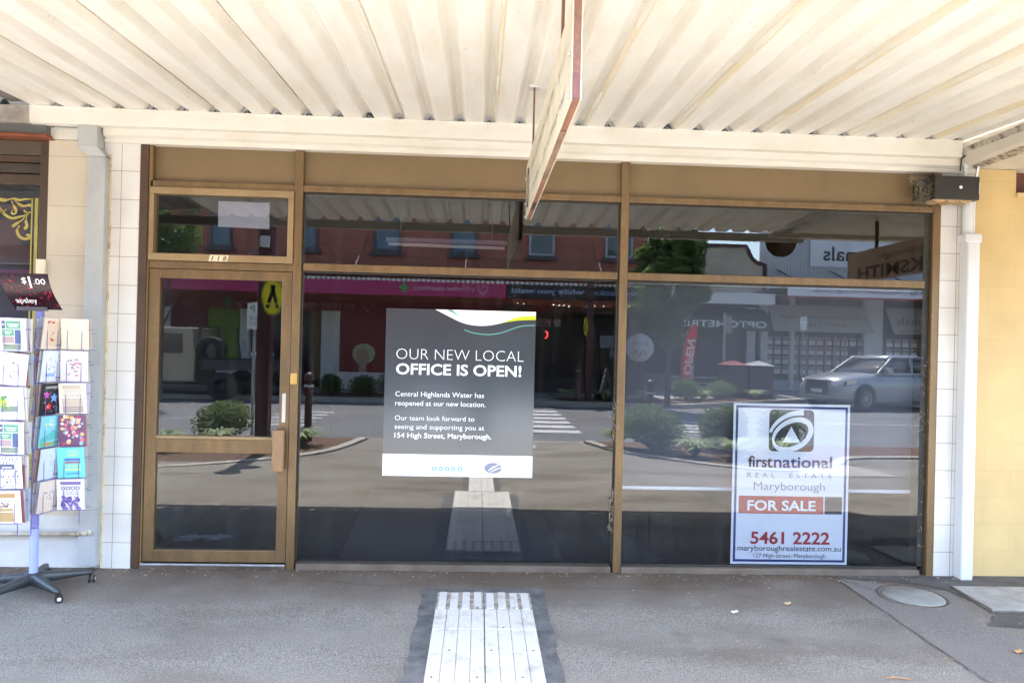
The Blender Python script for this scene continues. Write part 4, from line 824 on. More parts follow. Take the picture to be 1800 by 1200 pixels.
for k in range(46):
    u = rnd.uniform(.04, .97); v = rnd.uniform(.04, .9)
    if v > .95-.75*u+.25 or v < .1*(1-u): continue
    r_ = rnd.uniform(.012, .034); c = [pb(u+r_*math.cos(2*math.pi*i/10)*.8, v+r_*math.sin(2*math.pi*i/10)) for i in range(10)]; mb.add([(x, y-.0012-.00002*k, z) for x, y, z in c], [list(range(10))])
mb.build('bubble_print', red, ps)
MB().rbox(-2.90, -2.72, -.525, -.495, 1.762, 1.788, .004).build('sign_holder', mat('smoky_acrylic', (.12, .12, .14), rough=.15), sp)

# ------------------------------------------------------------------ street behind the camera (seen in the windows)
def leaf_clump(center, rad, n, size, rnd, flat=1., power=.5, droop=.0):
    vs, fs = [], []
    for k in range(n):
        d_ = Vector((rnd.gauss(0, 1), rnd.gauss(0, 1), rnd.gauss(0, 1))).normalized()*(rnd.random()**power)
        p = Vector(center)+Vector((d_.x*rad[0], d_.y*rad[1], d_.z*rad[2])); s_ = size*rnd.uniform(.6, 1.3)
        a = Vector((rnd.gauss(0, 1), rnd.gauss(0, 1), rnd.gauss(0, .6))).normalized(); b = a.cross(Vector((rnd.gauss(0, 1), rnd.gauss(0, 1), rnd.gauss(0, 1)))).normalized()
        o = len(vs); vs += [p-a*s_, p+b*s_*.45, p+a*s_, p-b*s_*.45]; fs.append((o, o+1, o+2, o+3))
    return vs, fs
def shrub(name, label, x, y, z, rx, rz, n=900, seed=1, group='shrubs in the garden beds', m=LEAFG, size=.036):
    rnd = random.Random(seed); t = thing(name, label, 'shrub', (x, y, z), group); mb = MB()
    for k in range(7):
        c = (x+rnd.uniform(-.45, .45)*rx, y+rnd.uniform(-.45, .45)*rx, z+rz*rnd.uniform(.75, 1.15)); mb.add(*leaf_clump(c, (rx*.66, rx*.66, rz*.85), n//7, size, rnd, power=.3))
    mb.build('foliage', m, t); mb = MB()
    for k in range(5): a = rnd.uniform(0, 6.28); mb.tube([(x, y, z-.05), (x+math.cos(a)*rx*.3, y+math.sin(a)*rx*.3, z+rz*.9)], [.012, .004], 5)
    mb.build('stem', BARK, t); return t
def strap(label, x, y, z, r_, n=46, seed=1, h=.42):
    rnd = random.Random(seed); mb = MB()
    for k in range(n):
        a = rnd.uniform(0, 6.28); L_ = r_*rnd.uniform(.6, 1.15); hh = h*rnd.uniform(.6, 1.1); w_ = .017; u = Vector((math.cos(a), math.sin(a), 0)); v = Vector((-u.y, u.x, 0))
        pts = [Vector((x, y, z))+u*L_*t_+Vector((0, 0, hh*(1.9*t_-1.35*t_*t_))) for t_ in (.05, .3, .6, .85, 1)]
        vs = []
        for i, p in enumerate(pts): ww = w_*(1, 1.1, 1, .7, .1)[i]; vs += [p-v*ww, p+v*ww]
        mb.add(vs, [(2*i, 2*i+1, 2*i+3, 2*i+2) for i in range(4)])
    return tag(mb.build('strappy_plant', LEAFV), label, 'plant', 'strappy plants in the garden beds')
# garden beds with curved kerbs on our side
def bed(name, outline, z, kpts):
    mb = MB().prism(outline, 'z', -.2, z); struct(mb.build(name, MULCH)); mb = MB()
    for (x, y), (x2, y2) in zip(kpts, kpts[1:]):
        l = math.hypot(x2-x, y2-y); nx, ny = -(y2-y)/l*.075, (x2-x)/l*.075; mb.prism([(x-nx, y-ny), (x2-nx, y2-ny), (x2+nx, y2+ny), (x+nx, y+ny)], 'z', -.2, z+.015)
    struct(mb.build(name+'_kerb', KERB))
kl = smooth([(-9, -4.1), (-5.2, -4.15), (-4.0, -4.28), (-3.2, -4.75), (-2.6, -5.3), (-2.2, -6.0), (-1.95, -7.35)], 4)
bed('garden_bed', kl+[(-9, -7.35)][:1] if False else ([(-9, -7.35)]+kl), -.055, kl)
kr = smooth([(1.95, -7.45), (2.15, -6.75), (2.4, -6.2), (3.1, -5.45), (3.7, -4.95), (4.4, -4.75), (5.3, -5.3), (5.9, -6.0), (7.2, -6.2), (9, -6.2)], 4)
bed('garden_bed', kr+[(9, -7.4)], -.055, kr)
mb = MB().prism([(4.25, -4.3), (5.7, -4.35), (5.55, -5.1), (5.3, -5.25), (4.5, -4.68)], 'z', -.2, -.042); struct(mb.build('concrete_ramp', KERB))
for k, (x, y, rx, rz, lab) in enumerate([(-4.25, -6.9, .48, .30, 'rounded grey green shrub beside the maroon post'), (-5.75, -6.7, .5, .34, 'pale green shrub furthest along the left garden bed'), (2.85, -6.35, .56, .36, 'largest shrub, next to the bollard in the right garden bed'), (4.05, -6.75, .42, .36, 'upright shrub between the strappy plants in the right garden bed'), (5.0, -6.7, .42, .34, 'shrub at the far end of the right garden bed')]):
    shrub('shrub', lab, x, y, -.05, rx, rz*1.1, 4200, 20+k)
for k, (x, y, r_, lab) in enumerate([(-2.75, -6.3, .34, 'white edged strappy plant beside the near left bollard'), (-4.6, -5.6, .36, 'strappy plant on the left garden bed mulch below the shrubs'), (-3.9, -5.9, .3, 'small strappy plant in front of the rounded shrub by the post'), (2.35, -6.75, .26, 'strappy plant left of the largest shrub'), (3.35, -5.8, .38, 'spiky strappy plant at the front of the right garden bed'), (4.0, -5.75, .42, 'broad strappy plant near the concrete ramp'), (4.75, -5.9, .40, 'strappy plant at the far side of the right bed front')]):
    strap(lab, x, y, -.05, r_*1.1, 110, 40+k)
# bollards and posts
def bollard(label, x, y, z):
    t = thing('bollard', label, 'bollard', (x, y, z), 'maroon bollards'); MB().lathe([(0, 0), (.075, 0), (.075, .1), (.062, .12), (.062, .9), (.075, .92), (.075, .98), (.04, 1.0), (.03, 1.02)], (x, y, z), 16).build('post', MAROON, t)
    MB().lathe([(.03, 1.02), (.07, 1.04), (.088, 1.09), (.07, 1.145), (.03, 1.17), (0, 1.175)], (x, y, z), 16).build('ball_finial', MAROON, t); MB().lathe([(.077, .93), (.08, .935), (.08, .965), (.077, .97)], (x, y, z), 16).build('reflective_band', mat('silver_band', (.5, .5, .5), rough=.4, metal=.5), t)
bollard('maroon bollard in the left garden bed on the near side', -2.80, -6.9, -.1); bollard('maroon bollard in the right garden bed on the near side', 2.93, -7.0, -.1); bollard('maroon bollard by the crossing on the far side', 3.05, -16.9, -.1); bollard('maroon bollard left of the crossing on the far side', -5.45, -17.0, -.1)
def crosspost(label, x, y, z, h, s):
    t = thing('crossing_post', label, 'post', (x, y, z)); MB().rbox(x-.095, x+.095, y-.095, y+.095, z, z+h, .012).build('post', MAROON, t); MB().lathe([(.14, h), (.16, h+.05), (.10, h+.12), (0, h+.2)], (x, y, z), 16).build('cap', MAROON, t)
    return t
def crossing_sign(label, X, Yc, zc, back, ang=0.):
    t = thing('crossing_sign', label, 'sign', (0, 0, 0)); sgn = 1 if back else -1
    mb = MB().prism(ell(0, 0, .165, .27, 32), 'y', -.008, .008); mb.build('plate', SIGNYEL, t)
    mb = MB(); r0 = ell(0, 0, .152, .255, 32); r0.append(r0[0]); stroke(mb, r0, .012, .0085*sgn, .001, sgn); mb.build('border', BLACK, t)
    mb = MB()
    for pts, ws in (([(-.015, .17), (.055, -.09)], .05), ([(.02, .17), (-.055, -.09)], .05)): stroke(mb, pts, ws, .0085*sgn, .0015, sgn)
    for s in (-1, 1): mb.prism([(s*.03, -.12), (s*.085, -.1), (s*.10, -.15), (s*.06, -.175)] if s > 0 else [(-.03, -.12), (-.06, -.175), (-.10, -.15), (-.085, -.1)], 'y', .0085*sgn, .010*sgn)
    mb.build('walking_legs_symbol', BLACK, t); t.location = (X, Yc, zc); t.rotation_euler = (0, 0, ang)
crosspost('tall maroon post standing in the near left garden bed', -3.14, -5.55, -.08, 3.4, 1); MB().rbox(-3.20, -3.07, -5.45, -5.40, 2.94, 3.10, .005).build('control_box', mat('pale_box', (.6, .62, .62)), [o for o in COL.objects if o.name.startswith('crossing_post')][-1]); crossing_sign('oval yellow pedestrian crossing sign on the near maroon post', -3.0, -5.40, 2.22, True)
crosspost('tall maroon post beside the far crossing', 3.38, -16.95, -.1, 3.75, 1); crossing_sign('oval yellow crossing sign seen edge on at the far maroon post', 3.24, -16.8, 2.2, True, R(78))
def sign_pole(label, x, y, z, h, words, cat='sign'):
    t = thing('parking_sign', label, cat, (x, y, z)); MB().tube([(x, y, z), (x, y, z+h)], .03, 10).build('pole', ZINC, t); MB().rbox(x-.125, x+.125, y+.032, y+.036, z+h-.5, z+h-.02, .001).build('plate', WHITE, t)
    for k, (s_, zz, hh) in enumerate(words): text(s_, x-.085, x+.085, z+h-zz, hh, y+.0375, mat('green_print', P(30, 110, 90)), t, back=True)
    return t
sign_pole('white one hour parking sign on a thin pole left of the maroon post', -4.14, -8.3, -.2, 2.48, [('1P', .19, .13), ('8-6', .33, .08), ('M-F', .43, .06)])
sign_pole('white parking sign on a thin pole near the silver car', 11.95, -21.0, -.1, 3.0, [('1P', .19, .13), ('8-6', .33, .08), ('M-F', .43, .06)])
t = thing('street_sign_pole', 'grey pole with a sign turned edge on by the optical shop', 'sign', (9.0, -21, -.1)); MB().tube([(9.0, -21, -.1), (9.0, -21, 2.95)], .05, 10).build('pole', ZINC, t); MB().rbox(8.98, 9.3, -21.1, -21.06, 2.2, 2.85, .005).build('plate', mat('dull_sign_back', (.3, .3, .3)), t)

# red brick building with the pharmacy and take-away
bd = thing('brick_building', 'two storey red brick building across the street with pink and black shop fascias', 'building', (-2.5, -20.3, -.09))
B(-26, 5.9, -21.0, -20.3, 3.0, 7.2).build('upper_wall', BRICKR, bd); B(-26, 5.95, -21.0, -20.15, 7.2, 7.5).build('cornice', KERB, bd); B(-26, 5.9, -29, -21, 6.9, 7.0).build('roof', GREYIRON, bd)
SASHG = mat('dark_window_glass', (.03, .04, .055), rough=.08, spec=.9); SASHF = mat('grey_painted_sash', (.42, .44, .47), rough=.5); SASHD = mat('blue_grey_blind', (.16, .22, .27), rough=.7)
for k, (x0, x1) in enumerate(((-15.6, -14.8), (-12.6, -11.8), (-9.4, -8.7), (-6.5, -5.75), (-3.75, -2.87), (-1.05, -.19), (1.7, 2.55), (4.42, 5.35))):
    f_ = MB(); f_.box(x0-.03, x0+.05, -20.31, -20.24, 4.75, 6.6); f_.box(x1-.05, x1+.03, -20.31, -20.24, 4.75, 6.6); f_.box(x0+.05, x1-.05, -20.31, -20.245, 4.75, 4.83); f_.box(x0+.05, x1-.05, -20.31, -20.235, 5.68, 5.74); f_.box(x0+.05, x1-.05, -20.31, -20.245, 6.5, 6.6)
    wd = f_.build('window', SASHF if k > 5 else mat('dark_painted_sash', (.10, .10, .11)), bd); B(x0+.05, x1-.05, -20.31, -20.285, 4.83, 5.68).build('pane', SASHG if k > 5 else SASHD, wd); B(x0+.05, x1-.05, -20.31, -20.287, 5.74, 6.5).build('pane', SASHD, wd)
    B(x0-.15, x1+.15, -20.31, -20.17, 4.60, 4.75).build('sill', mat('slate_sill', (.09, .08, .08)), wd)
# ground floor
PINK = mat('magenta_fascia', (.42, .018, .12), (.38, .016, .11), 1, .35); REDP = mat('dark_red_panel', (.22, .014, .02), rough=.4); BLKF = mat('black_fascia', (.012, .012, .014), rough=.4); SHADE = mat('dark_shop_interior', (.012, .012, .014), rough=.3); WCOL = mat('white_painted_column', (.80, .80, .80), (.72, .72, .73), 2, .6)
vr = thing('street_awning', 'wide corrugated awning with a white scalloped edge over the pharmacy', 'awning', (-2.5, -18.7, 3.3))
mb = MB().add([(-26, -17.1, 3.62), (5.6, -17.1, 3.62), (5.6, -20.3, 3.95), (-26, -20.3, 3.95)], [(0, 1, 2, 3)]); mb.add([(-26, -17.1, 3.66), (5.6, -17.1, 3.66), (5.6, -20.3, 3.99), (-26, -20.3, 3.99)], [(0, 3, 2, 1)]); mb.build('roof_sheet', GREYIRON, vr)
mb = MB()
for k in range(118): x = -12.4+k*.152; mb.prism(ell(x, 3.505, .06, .05, 10), 'y', -17.085, -17.06)
mb.build('scalloped_edge', mat('white_scallop', (.75, .72, .68), rough=.6), vr)
for x0, x1, m_ in ((-26, .78, PINK), (.80, 5.6, BLKF)): B(x0, x1, -17.16, -17.09, 3.03, 3.49).build('fascia_panel', m_, vr)
for x in (-11, -7.5, -4.0, -.5, 3.9): MB().tube([(x, -17.15, 3.6), (x, -20.3, 5.2)], .02, 6).build('tie_rod', GREYIRON, vr)
pale = mat('pale_pink_print', P(206, 170, 186), rough=.5); ltb = mat('pale_blue_print', P(150, 170, 205), rough=.5); GRN = mat('green_cross', P(70, 150, 70), rough=.5)
text('priceline', -1.02, -.2+.0, 3.22, .14, -17.085, pale, vr, back=True); text('pharmacy', -2.05, -1.12, 3.22, .14, -17.085, pale, vr, back=True)
def heart(cx, cz, r_, y, m, par, nm='heart_emblem'):
    mb = MB(); pts = [(cx+r_*.062*16*math.sin(t_)**3, cz+r_*.062*(13*math.cos(t_)-5*math.cos(2*t_)-2*math.cos(3*t_)-math.cos(4*t_))) for t_ in [2*math.pi*k/26 for k in range(22)]]; stroke(mb, pts, r_*.16, y, .003); mb.build(nm, m, par)
heart(.06, 3.27, .16, -17.087, pale, vr)
def cross(cx, cz, r_, y, m, par): mb = MB(); mb.box(cx-r_, cx+r_, y, y+.004, cz-r_*.34, cz+r_*.34); mb.box(cx-r_*.34, cx+r_*.34, y, y+.0041, cz-r_, cz+r_); mb.build('green_cross', m, par)
cross(-2.35, 3.27, .15, -17.087, GRN, vr)
text('freshly cooked while you wait!', .95, 5.5, 3.20, .17, -17.085, ltb, vr, back=True, bold=.02)
# pharmacy front
phz = -.09
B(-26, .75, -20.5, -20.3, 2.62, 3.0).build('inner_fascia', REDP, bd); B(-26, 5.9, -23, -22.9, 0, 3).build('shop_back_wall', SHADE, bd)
text('pharmacy', -8.5, -6.5, 2.76, .2, -20.285, pale, bd, back=True); text('priceline', -6.2, -4.4, 2.76, .2, -20.285, pale, bd, back=True); cross(-8.75, 2.86, .18, -20.29, GRN, bd); heart(-3.95, 2.84, .2, -20.29, pale, bd)
for x0, x1 in ((-11.05, -10.72), (-8.32, -8.0), (-5.52, -4.9), (.35, .75)): B(x0, x1, -20.55, -20.28, phz, 2.62).build('column', WCOL, bd)
B(-26, -8.33, -20.5, -20.34, phz, .5).build('stall_riser', WCOL, bd); B(-4.9, .35, -20.5, -20.34, phz, .5).build('stall_riser', WCOL, bd)
B(-26, -9.5, -20.45, -20.38, .5, 2.62).build('poster_panel', mat('dark_red_poster', (.16, .02, .03)), bd); B(-9.45, -8.33, -20.45, -20.38, .5, 2.62).build('poster_panel', mat('lime_green_poster', (.20, .30, .03)), bd); B(-4.9, -3.3, -20.45, -20.38, .5, 2.62).build('poster_panel', REDP, bd); B(-3.28, .35, -20.45, -20.38, .5, 2.62).build('poster_panel', mat('dark_crimson_poster', (.12, .012, .02)), bd)
B(-8.0, -5.52, -21.4, -21.3, phz, 2.62).build('shop_door', SHADE, bd); B(-5.9, -5.52, -20.5, -20.4, .2, 2.62).build('door_panel', mat('tan_panel', (.22, .15, .08)), bd)
# blonde head on the poster: hair mass, face, features
mb = MB(); mb.prism(ell(-4.05, 1.15, .40, .36, 24, 0, 0, 360), 'y', -20.38, -20.373); mb.build('hair_print', mat('dim_blond_print', (.50, .52, .34)), bd); mb = MB(); mb.prism(ell(-4.08, 1.02, .23, .32, 20), 'y', -20.373, -20.368); mb.box(-4.2, -3.95, -20.373, -20.3685, .5, .75); mb.build('face_print', mat('dim_skin_print', (.5, .34, .25)), bd)
mb = MB(); mb.prism(ell(-4.17, 1.07, .045, .018, 10), 'y', -20.368, -20.365); mb.prism(ell(-3.98, 1.07, .045, .018, 10), 'y', -20.368, -20.365); mb.prism(ell(-4.08, .86, .06, .022, 10), 'y', -20.368, -20.365); mb.build('features_print', mat('dark_print_red', (.10, .02, .02)), bd)
# take-away front
B(.75, 5.9, -20.5, -20.32, 2.75, 3.0).build('inner_fascia', mat('brown_fascia', (.10, .06, .035)), bd); B(5.3, 5.9, -20.6, -20.3, phz, 2.75).build('column', mat('dull_mauve_pier', (.12, .10, .10)), bd)
o = poly(ell(2.1, 2.88, .36, .11, 24), -20.31, .01); o.build('oval_logo', mat('dull_red_oval', (.24, .03, .015)), bd); text('TAKE AWAY', 2.55, 3.7, 2.82, .12, -20.31, mat('dull_red_letter', (.2, .03, .02)), bd, back=True)
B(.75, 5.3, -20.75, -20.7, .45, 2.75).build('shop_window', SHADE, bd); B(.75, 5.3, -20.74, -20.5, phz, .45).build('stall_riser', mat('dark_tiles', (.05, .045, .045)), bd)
for x in (2.6, 3.95): B(x, x+.06, -20.70, -20.64, .45, 2.75).build('mullion', mat('dark_frame', (.06, .05, .045)), bd)
mb = MB()
for x, z, w_, h_ in ((1.15, 1.35, .36, .55), (1.62, 1.5, .3, .36), (4.35, 1.55, .8, .45), (4.7, 1.2, .4, .3)): mb.box(x, x+w_, -20.69, -20.68, z, z+h_)
mb.build('window_notices', mat('pale_notice', (.30, .33, .40)), bd)
B(1.6, 2.9, -20.69, -20.66, 2.28, 2.55).build('window_sign', mat('grey_sign', (.34, .34, .33)), bd); text('LOCK', 1.75, 2.6, 2.32, .12, -20.65, BLACK, bd, back=True, bold=.03); B(1.75, 2.6, -20.66, -20.655, 2.47, 2.53).build('red_bar', mat('bright_red_bar', (.4, .03, .03)), bd)
mb = MB(); pts = [(2.35+.09*math.cos(R(a)), 1.98+.13*math.sin(R(a))) for a in range(-100, 101, 20)]; stroke(mb, pts, [.02, .04, .05, .06, .06, .06, .06, .06, .05, .04, .02], -20.65, .02)
neon = bpy.data.materials.new('red_neon'); neon.use_nodes = True; neon.node_tree.nodes['Principled BSDF'].inputs['Emission Color'].default_value = (1, .03, .02, 1); neon.node_tree.nodes['Principled BSDF'].inputs['Emission Strength'].default_value = 1.2; mb.build('neon_tube', neon, bd)
fl = bpy.data.materials.new('lit_bulbs'); fl.use_nodes = True; fl.node_tree.nodes['Principled BSDF'].inputs['Emission Color'].default_value = (1, .8, .5, 1); fl.node_tree.nodes['Principled BSDF'].inputs['Emission Strength'].default_value = 6
mb = MB()
for x in (1.3, 1.5, 2.55, 2.75, 2.92, 3.1, 3.7, 4.0, 4.3): mb.lathe([(0, -.02), (.018, 0), (0, .02)], (x, -19.9, 3.02+random.uniform(-.06, .03)), 6)
tag(mb.build('string_lights', fl), 'string of small warm bulbs under the black fascia', 'lights')
rd = thing('round_shop_sign', 'round white take away sign with red scribble', 'sign', (5.6, -19.9, 1.6)); MB().lathe([(0, -.02), (.5, -.02), (.5, .02), (0, .02)], (5.62, -19.9, 1.6), 32, 'y').build('disc', mat('pale_sign_white', (.60, .62, .66)), rd); text('8 AM', 5.35, 5.9, 1.68, .12, -19.875, MIDGREY, rd, back=True)
mb = MB(); stroke(mb, smooth([(5.35, 1.35), (5.5, 1.5), (5.6, 1.3), (5.75, 1.5), (5.85, 1.35)]), .04, -19.875, .003); mb.build('red_scribble', SALERED, rd); MB().tube([(5.62, -19.95, -.09), (5.62, -19.95, 1.2)], .03, 8).build('stand', BLACKPAINT, rd)
# chalkboard
af = thing('chalkboard', 'leaning black A-frame chalkboard outside the take away', 'sign', (4.0, -17.6, -.09))
mb = MB().prism([(3.72, -.06), (3.86, -.04), (4.06, .95), (3.95, .95)], 'y', -17.9, -17.35); mb.build('board', BLACKPAINT, af); mb = MB(); mb.tube([(4.02, -17.4, .93), (4.36, -17.4, -.08)], .02, 6); mb.tube([(4.02, -17.85, .93), (4.36, -17.85, -.08)], .02, 6); mb.build('rear_leg', mat('tan_leg', (.3, .22, .14)), af)
mb = MB()
for k in range(5): mb.prism([(3.79+.04*k, .12+.17*k), (3.84+.04*k, .12+.17*k), (3.865+.04*k, .24+.17*k), (3.815+.04*k, .24+.17*k)], 'y', -17.349, -17.345)
mb.build('chalk_writing', WHITE, af)

# low cream building, optical shop, estate agent
lb = thing('cream_parapet_building', 'low cream building with a curved maroon topped parapet and a dark green awning', 'building', (10.5, -25, -.05))
top = [(6.2, 6.0), (11.25, 6.0)]+bez((11.25, 6.0), (11.45, 5.45), (11.6, 5.3), (12.0, 5.25), 8)[1:]
B(6.2, 12.0, -25.6, -25.0, 4.0, 4.3).build('wall', mat('cream_render', (.60, .53, .42), (.50, .43, .33), 1.5, .85, thr=(.4, .7)), lb)
MB().prism([(6.2, 4.3), (12.0, 4.3)]+top[::-1], 'y', -25.6, -25.0).build('parapet', MC['cream_render'], lb); mb = MB(); stroke(mb, top, .14, -25.65, .72); mb.box(11.98, 12.12, -25.65, -24.95, 4.0, 5.3); mb.build('coping', MAROON, lb)
B(6.0, 11.3, -22.1, -22.0, 3.35, 3.78).build('verandah_fascia', mat('pale_fascia', (.68, .70, .72)), lb); B(6.0, 11.3, -25, -22.1, 3.70, 3.76).build('verandah_roof', GREYIRON, lb); B(6.2, 12.0, -28, -25.6, 3.9, 4.0).build('roof', GREYIRON, lb)
GREEN = mat('dark_green_canvas', (.012, .045, .035), rough=.7)
prof = [(-22.3+0, 2.35), (-22.3, 2.62)]+[(-22.3-1.3*(1-math.cos(R(a))), 2.62+.65*math.sin(R(a))) for a in range(10, 91, 10)]+[(-24.9, 3.3), (-24.9, 2.9)]
mb = MB(); n = len(prof); mb.prism(prof, 'x', 7.2, 11.25); mb.build('canvas_awning', GREEN, lb)
text('OPTOMETRIST', 7.35, 11.1, 2.47, .26, -22.28, mat('silver_print', (.9, .9, .9)), lb, back=True, bold=.01)
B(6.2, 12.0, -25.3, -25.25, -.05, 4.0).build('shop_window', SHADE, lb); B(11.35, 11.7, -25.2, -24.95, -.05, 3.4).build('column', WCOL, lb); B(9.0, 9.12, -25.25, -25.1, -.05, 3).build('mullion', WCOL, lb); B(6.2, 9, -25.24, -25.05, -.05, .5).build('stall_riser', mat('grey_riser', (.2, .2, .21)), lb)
eb = thing('estate_agent_building', 'grey corrugated fronted estate agent shop with listing sheets in its windows', 'building', (17, -25, -.05))
corrg = bpy.data.materials.new('grey_corrugated_cladding'); MC['gcc'] = corrg; corrg.use_nodes = True
_n = corrg.node_tree.nodes; _L = corrg.node_tree.links.new; _t = _n.new('ShaderNodeTexCoord'); _w = _n.new('ShaderNodeTexWave'); _w.inputs['Scale'].default_value = 2.2; _w.bands_direction = 'X'; _L(_t.outputs['Object'], _w.inputs[0]); _b = _n.new('ShaderNodeBump'); _b.inputs['Distance'].default_value = .04; _L(_w.outputs['Fac'], _b.inputs['Height']); _p = _n['Principled BSDF']; _L(_b.outputs[0], _p.inputs['Normal']); _p.inputs['Base Color'].default_value = (.58, .60, .62, 1); _p.inputs['Roughness'].default_value = .5
B(12.05, 24, -25.6, -25.0, 4.2, 6.9).build('parapet', corrg, eb); B(12.05, 24, -29, -25.6, 4.1, 4.2).build('roof', GREYIRON, eb)
B(14.0, 19.5, -24.99, -24.94, 5.23, 6.4).build('sign_panel', mat('pale_sign_panel', (.80, .83, .88)), eb); text('Professionals', 14.55, 19.45, 5.5, .62, -24.93, mat('dark_slate_print', (.03, .035, .045)), eb, back=True, bold=.012)
for x in (12.6, 14.9, 17.3, 19.6): mb = MB(); mb.tube([(x, -25.0, 5.05), (x+.35, -24.2, 4.6)], .03, 6); mb.build('spotlight_arm', BLACKPAINT, eb)
B(11.6, 24, -21.62, -21.55, 3.70, 4.2).build('verandah_fascia', mat('white_fascia_print', (.80, .82, .86)), eb); B(11.6, 24, -21.625, -21.545, 3.62, 3.699).build('red_trim', SALERED, eb); B(11.6, 24, -25, -21.63, 4.0, 4.07).build('verandah_roof', GREYIRON, eb)
text('5461 1166 professionalsmaryborough.com.au', 12.6, 17.4, 3.84, .16, -21.54, mat('maroon_print', (.22, .03, .05)), eb, back=True)
text('Kitchens', 11.7, 12.3, 3.86, .14, -21.54, MIDGREY, eb, back=True) if False else None
LGREY = mat('light_grey_canvas', (.55, .53, .51), rough=.8)
mb = MB().prism([(-24.2, 2.42), (-24.15, 2.42), (-24.9, 3.55), (-24.95, 3.55)], 'x', 12.2, 16.45); mb.build('canvas_blind', LGREY, eb); text('professionalsmaryborough.com.au', 12.5, 16.2, 2.98, .16, -24.35, mat('faded_maroon_print', (.2, .07, .08)), eb, back=True); text('5461 1166', 13.4, 15.2, 2.66, .16, -24.17, MC['faded_maroon_print'], eb, back=True)
mb = MB().prism([(-24.2, 2.42), (-24.15, 2.42), (-24.9, 3.55), (-24.95, 3.55)], 'x', 17.3, 22); mb.build('canvas_blind', LGREY, eb); text('Professionals', 17.45, 20.6, 2.8, .36, -24.3, mat('dark_grey_print', (.10, .10, .11)), eb, back=True, bold=.01); text('Maryborough', 17.5, 18.9, 2.5, .13, -24.15, MC['faded_maroon_print'], eb, back=True)
for x0, x1 in ((11.95, 12.25), (13.25, 13.4), (16.45, 17.25)): B(x0, x1, -25.2, -24.96, -.05, 3.9).build('column', WCOL, eb)
B(12.25, 24, -25.4, -25.3, -.05, 4.0).build('shop_window', SHADE, eb); B(12.25, 24, -25.28, -25.0, -.05, .36).build('stall_riser', mat('pale_blue_riser', (.40, .44, .48)), eb)
sheets = [MB(), MB(), MB()]
for c in range(16):
    x = 12.32+c*.36+(.06 if c > 2 else 0)
    if x > 16.4: x += .9
    for r_ in range(4):
        if random.random() < .94: sheets[random.choice((0, 0, 0, 1))].box(x, x+.27, -25.28, -25.27, .62+.42*r_, .62+.42*r_+.33); sheets[2].box(x, x+.27, -25.269, -25.265, .80+.42*r_, .93+.42*r_)
sheets[0].build('listing_sheets', mat('pale_listing_paper', (.86, .87, .92)), eb); sheets[1].build('listing_sheets', mat('peach_listing_paper', (.86, .70, .58)), eb); sheets[2].build('listing_photos', mat('listing_photo', (.30, .30, .36), (.36, .22, .14), 3, .6), eb)
for c in range(6): B(13.62+c*.42, 13.70+c*.42, -25.29, -25.26, .45, 2.3).build('hanging_rail', mat('tan_rail', (.55, .30, .14)), eb)
# street furniture across the road
for k, (x, rc, lab) in enumerate(((9.1, mat('dull_red_lid', (.28, .06, .06), rough=.4), 'maroon bin housing with a dull red pitched lid'), (10.03, mat('silver_lid', (.6, .62, .64), rough=.3, metal=.4), 'maroon bin housing with a silver pitched lid'))):
    t = thing('litter_bin', lab, 'bin', (x, -20.3, -.09), 'bins across the street'); MB().rbox(x-.42, x+.42, -20.7, -19.95, -.09, 1.05, .02).build('housing', MAROON, t)
    mb = MB(); mb.add([(x-.47, -20.75, 1.06), (x+.47, -20.75, 1.06), (x+.47, -19.9, 1.06), (x-.47, -19.9, 1.06), (x, -20.32, 1.24)], [(0, 3, 2, 1), (0, 1, 4), (1, 2, 4), (2, 3, 4), (3, 0, 4)]); mb.build('lid', rc, t); MB().rbox(x-.2, x+.2, -19.955, -19.935, .72, .9, .005).build('slot', BLACK, t)
t = thing('slatted_bench', 'pale slatted bench in front of the optical shop', 'bench', (8.2, -22, -.09))
for z in (.08, .28, .49): MB().rbox(7.25, 9.2, -22.03, -21.97, z, z+.05, .004).build('slat', mat('white_slat', (.6, .6, .6)), t)
for x in (7.3, 9.1): MB().rbox(x-.04, x+.04, -22.1, -22.04, -.09, .56, .005).build('leg', BLACKPAINT, t)
t = thing('feather_flag', 'red feather flag lettered OPEN', 'flag', (7.0, -19.5, -.09)); FK = lambda x, z: (7.0+(x-7.72)*.92, 1.63+(z-1.63)*.915)
fl_ = [FK(*q) for q in [(7.72, .05), (8.05, .5), (8.2, 1.2), (8.3, 2.1), (8.28, 2.52), (8.1, 2.46), (7.9, 2.1), (7.8, 1.5), (7.7, .6)]]
MB().prism(fl_, 'y', -19.51, -19.5).build('banner', translucent(mat('red_cloth', (.50, .03, .05), (.44, .025, .04), 3, .7), .5), t); MB().tube([(7.0, -19.52, -.2), (7.0, -19.52, 1.2), (7.12, -19.52, 2.06), (7.35, -19.52, 2.44), (7.53, -19.52, 2.48)], .012, 6).build('pole', ZINC, t)
text('OPEN', 0, 1.22, 0, .27, 0, WHITE, t, bold=.03, mtx=Matrix(((.12, 0, 1, 7.08), (0, 1, 0, -19.49), (1, 0, .0, .70), (0, 0, 0, 1))))
for k, (x, y, rx, rz, lab) in enumerate([(-4.55, -17.4, .42, .30, 'round shrub leftmost in the far bed beside the bollard'), (-3.6, -17.5, .46, .30, 'middle round shrub in the far left bed'), (-2.75, -17.5, .5, .32, 'bright green shrub nearest the crossing in the far left bed'), (4.4, -17.5, .4, .3, 'red tinged shrub right of the far crossing post'), (6.7, -17.9, .5, .38, 'dark rounded shrub in the far right bed'), (8.2, -19.0, .65, .32, 'spreading shrub in front of the bins')]): shrub('shrub', lab, x, y, -.08, rx*1.05, rz*1.1, 2600, 60+k, 'shrubs across the street')
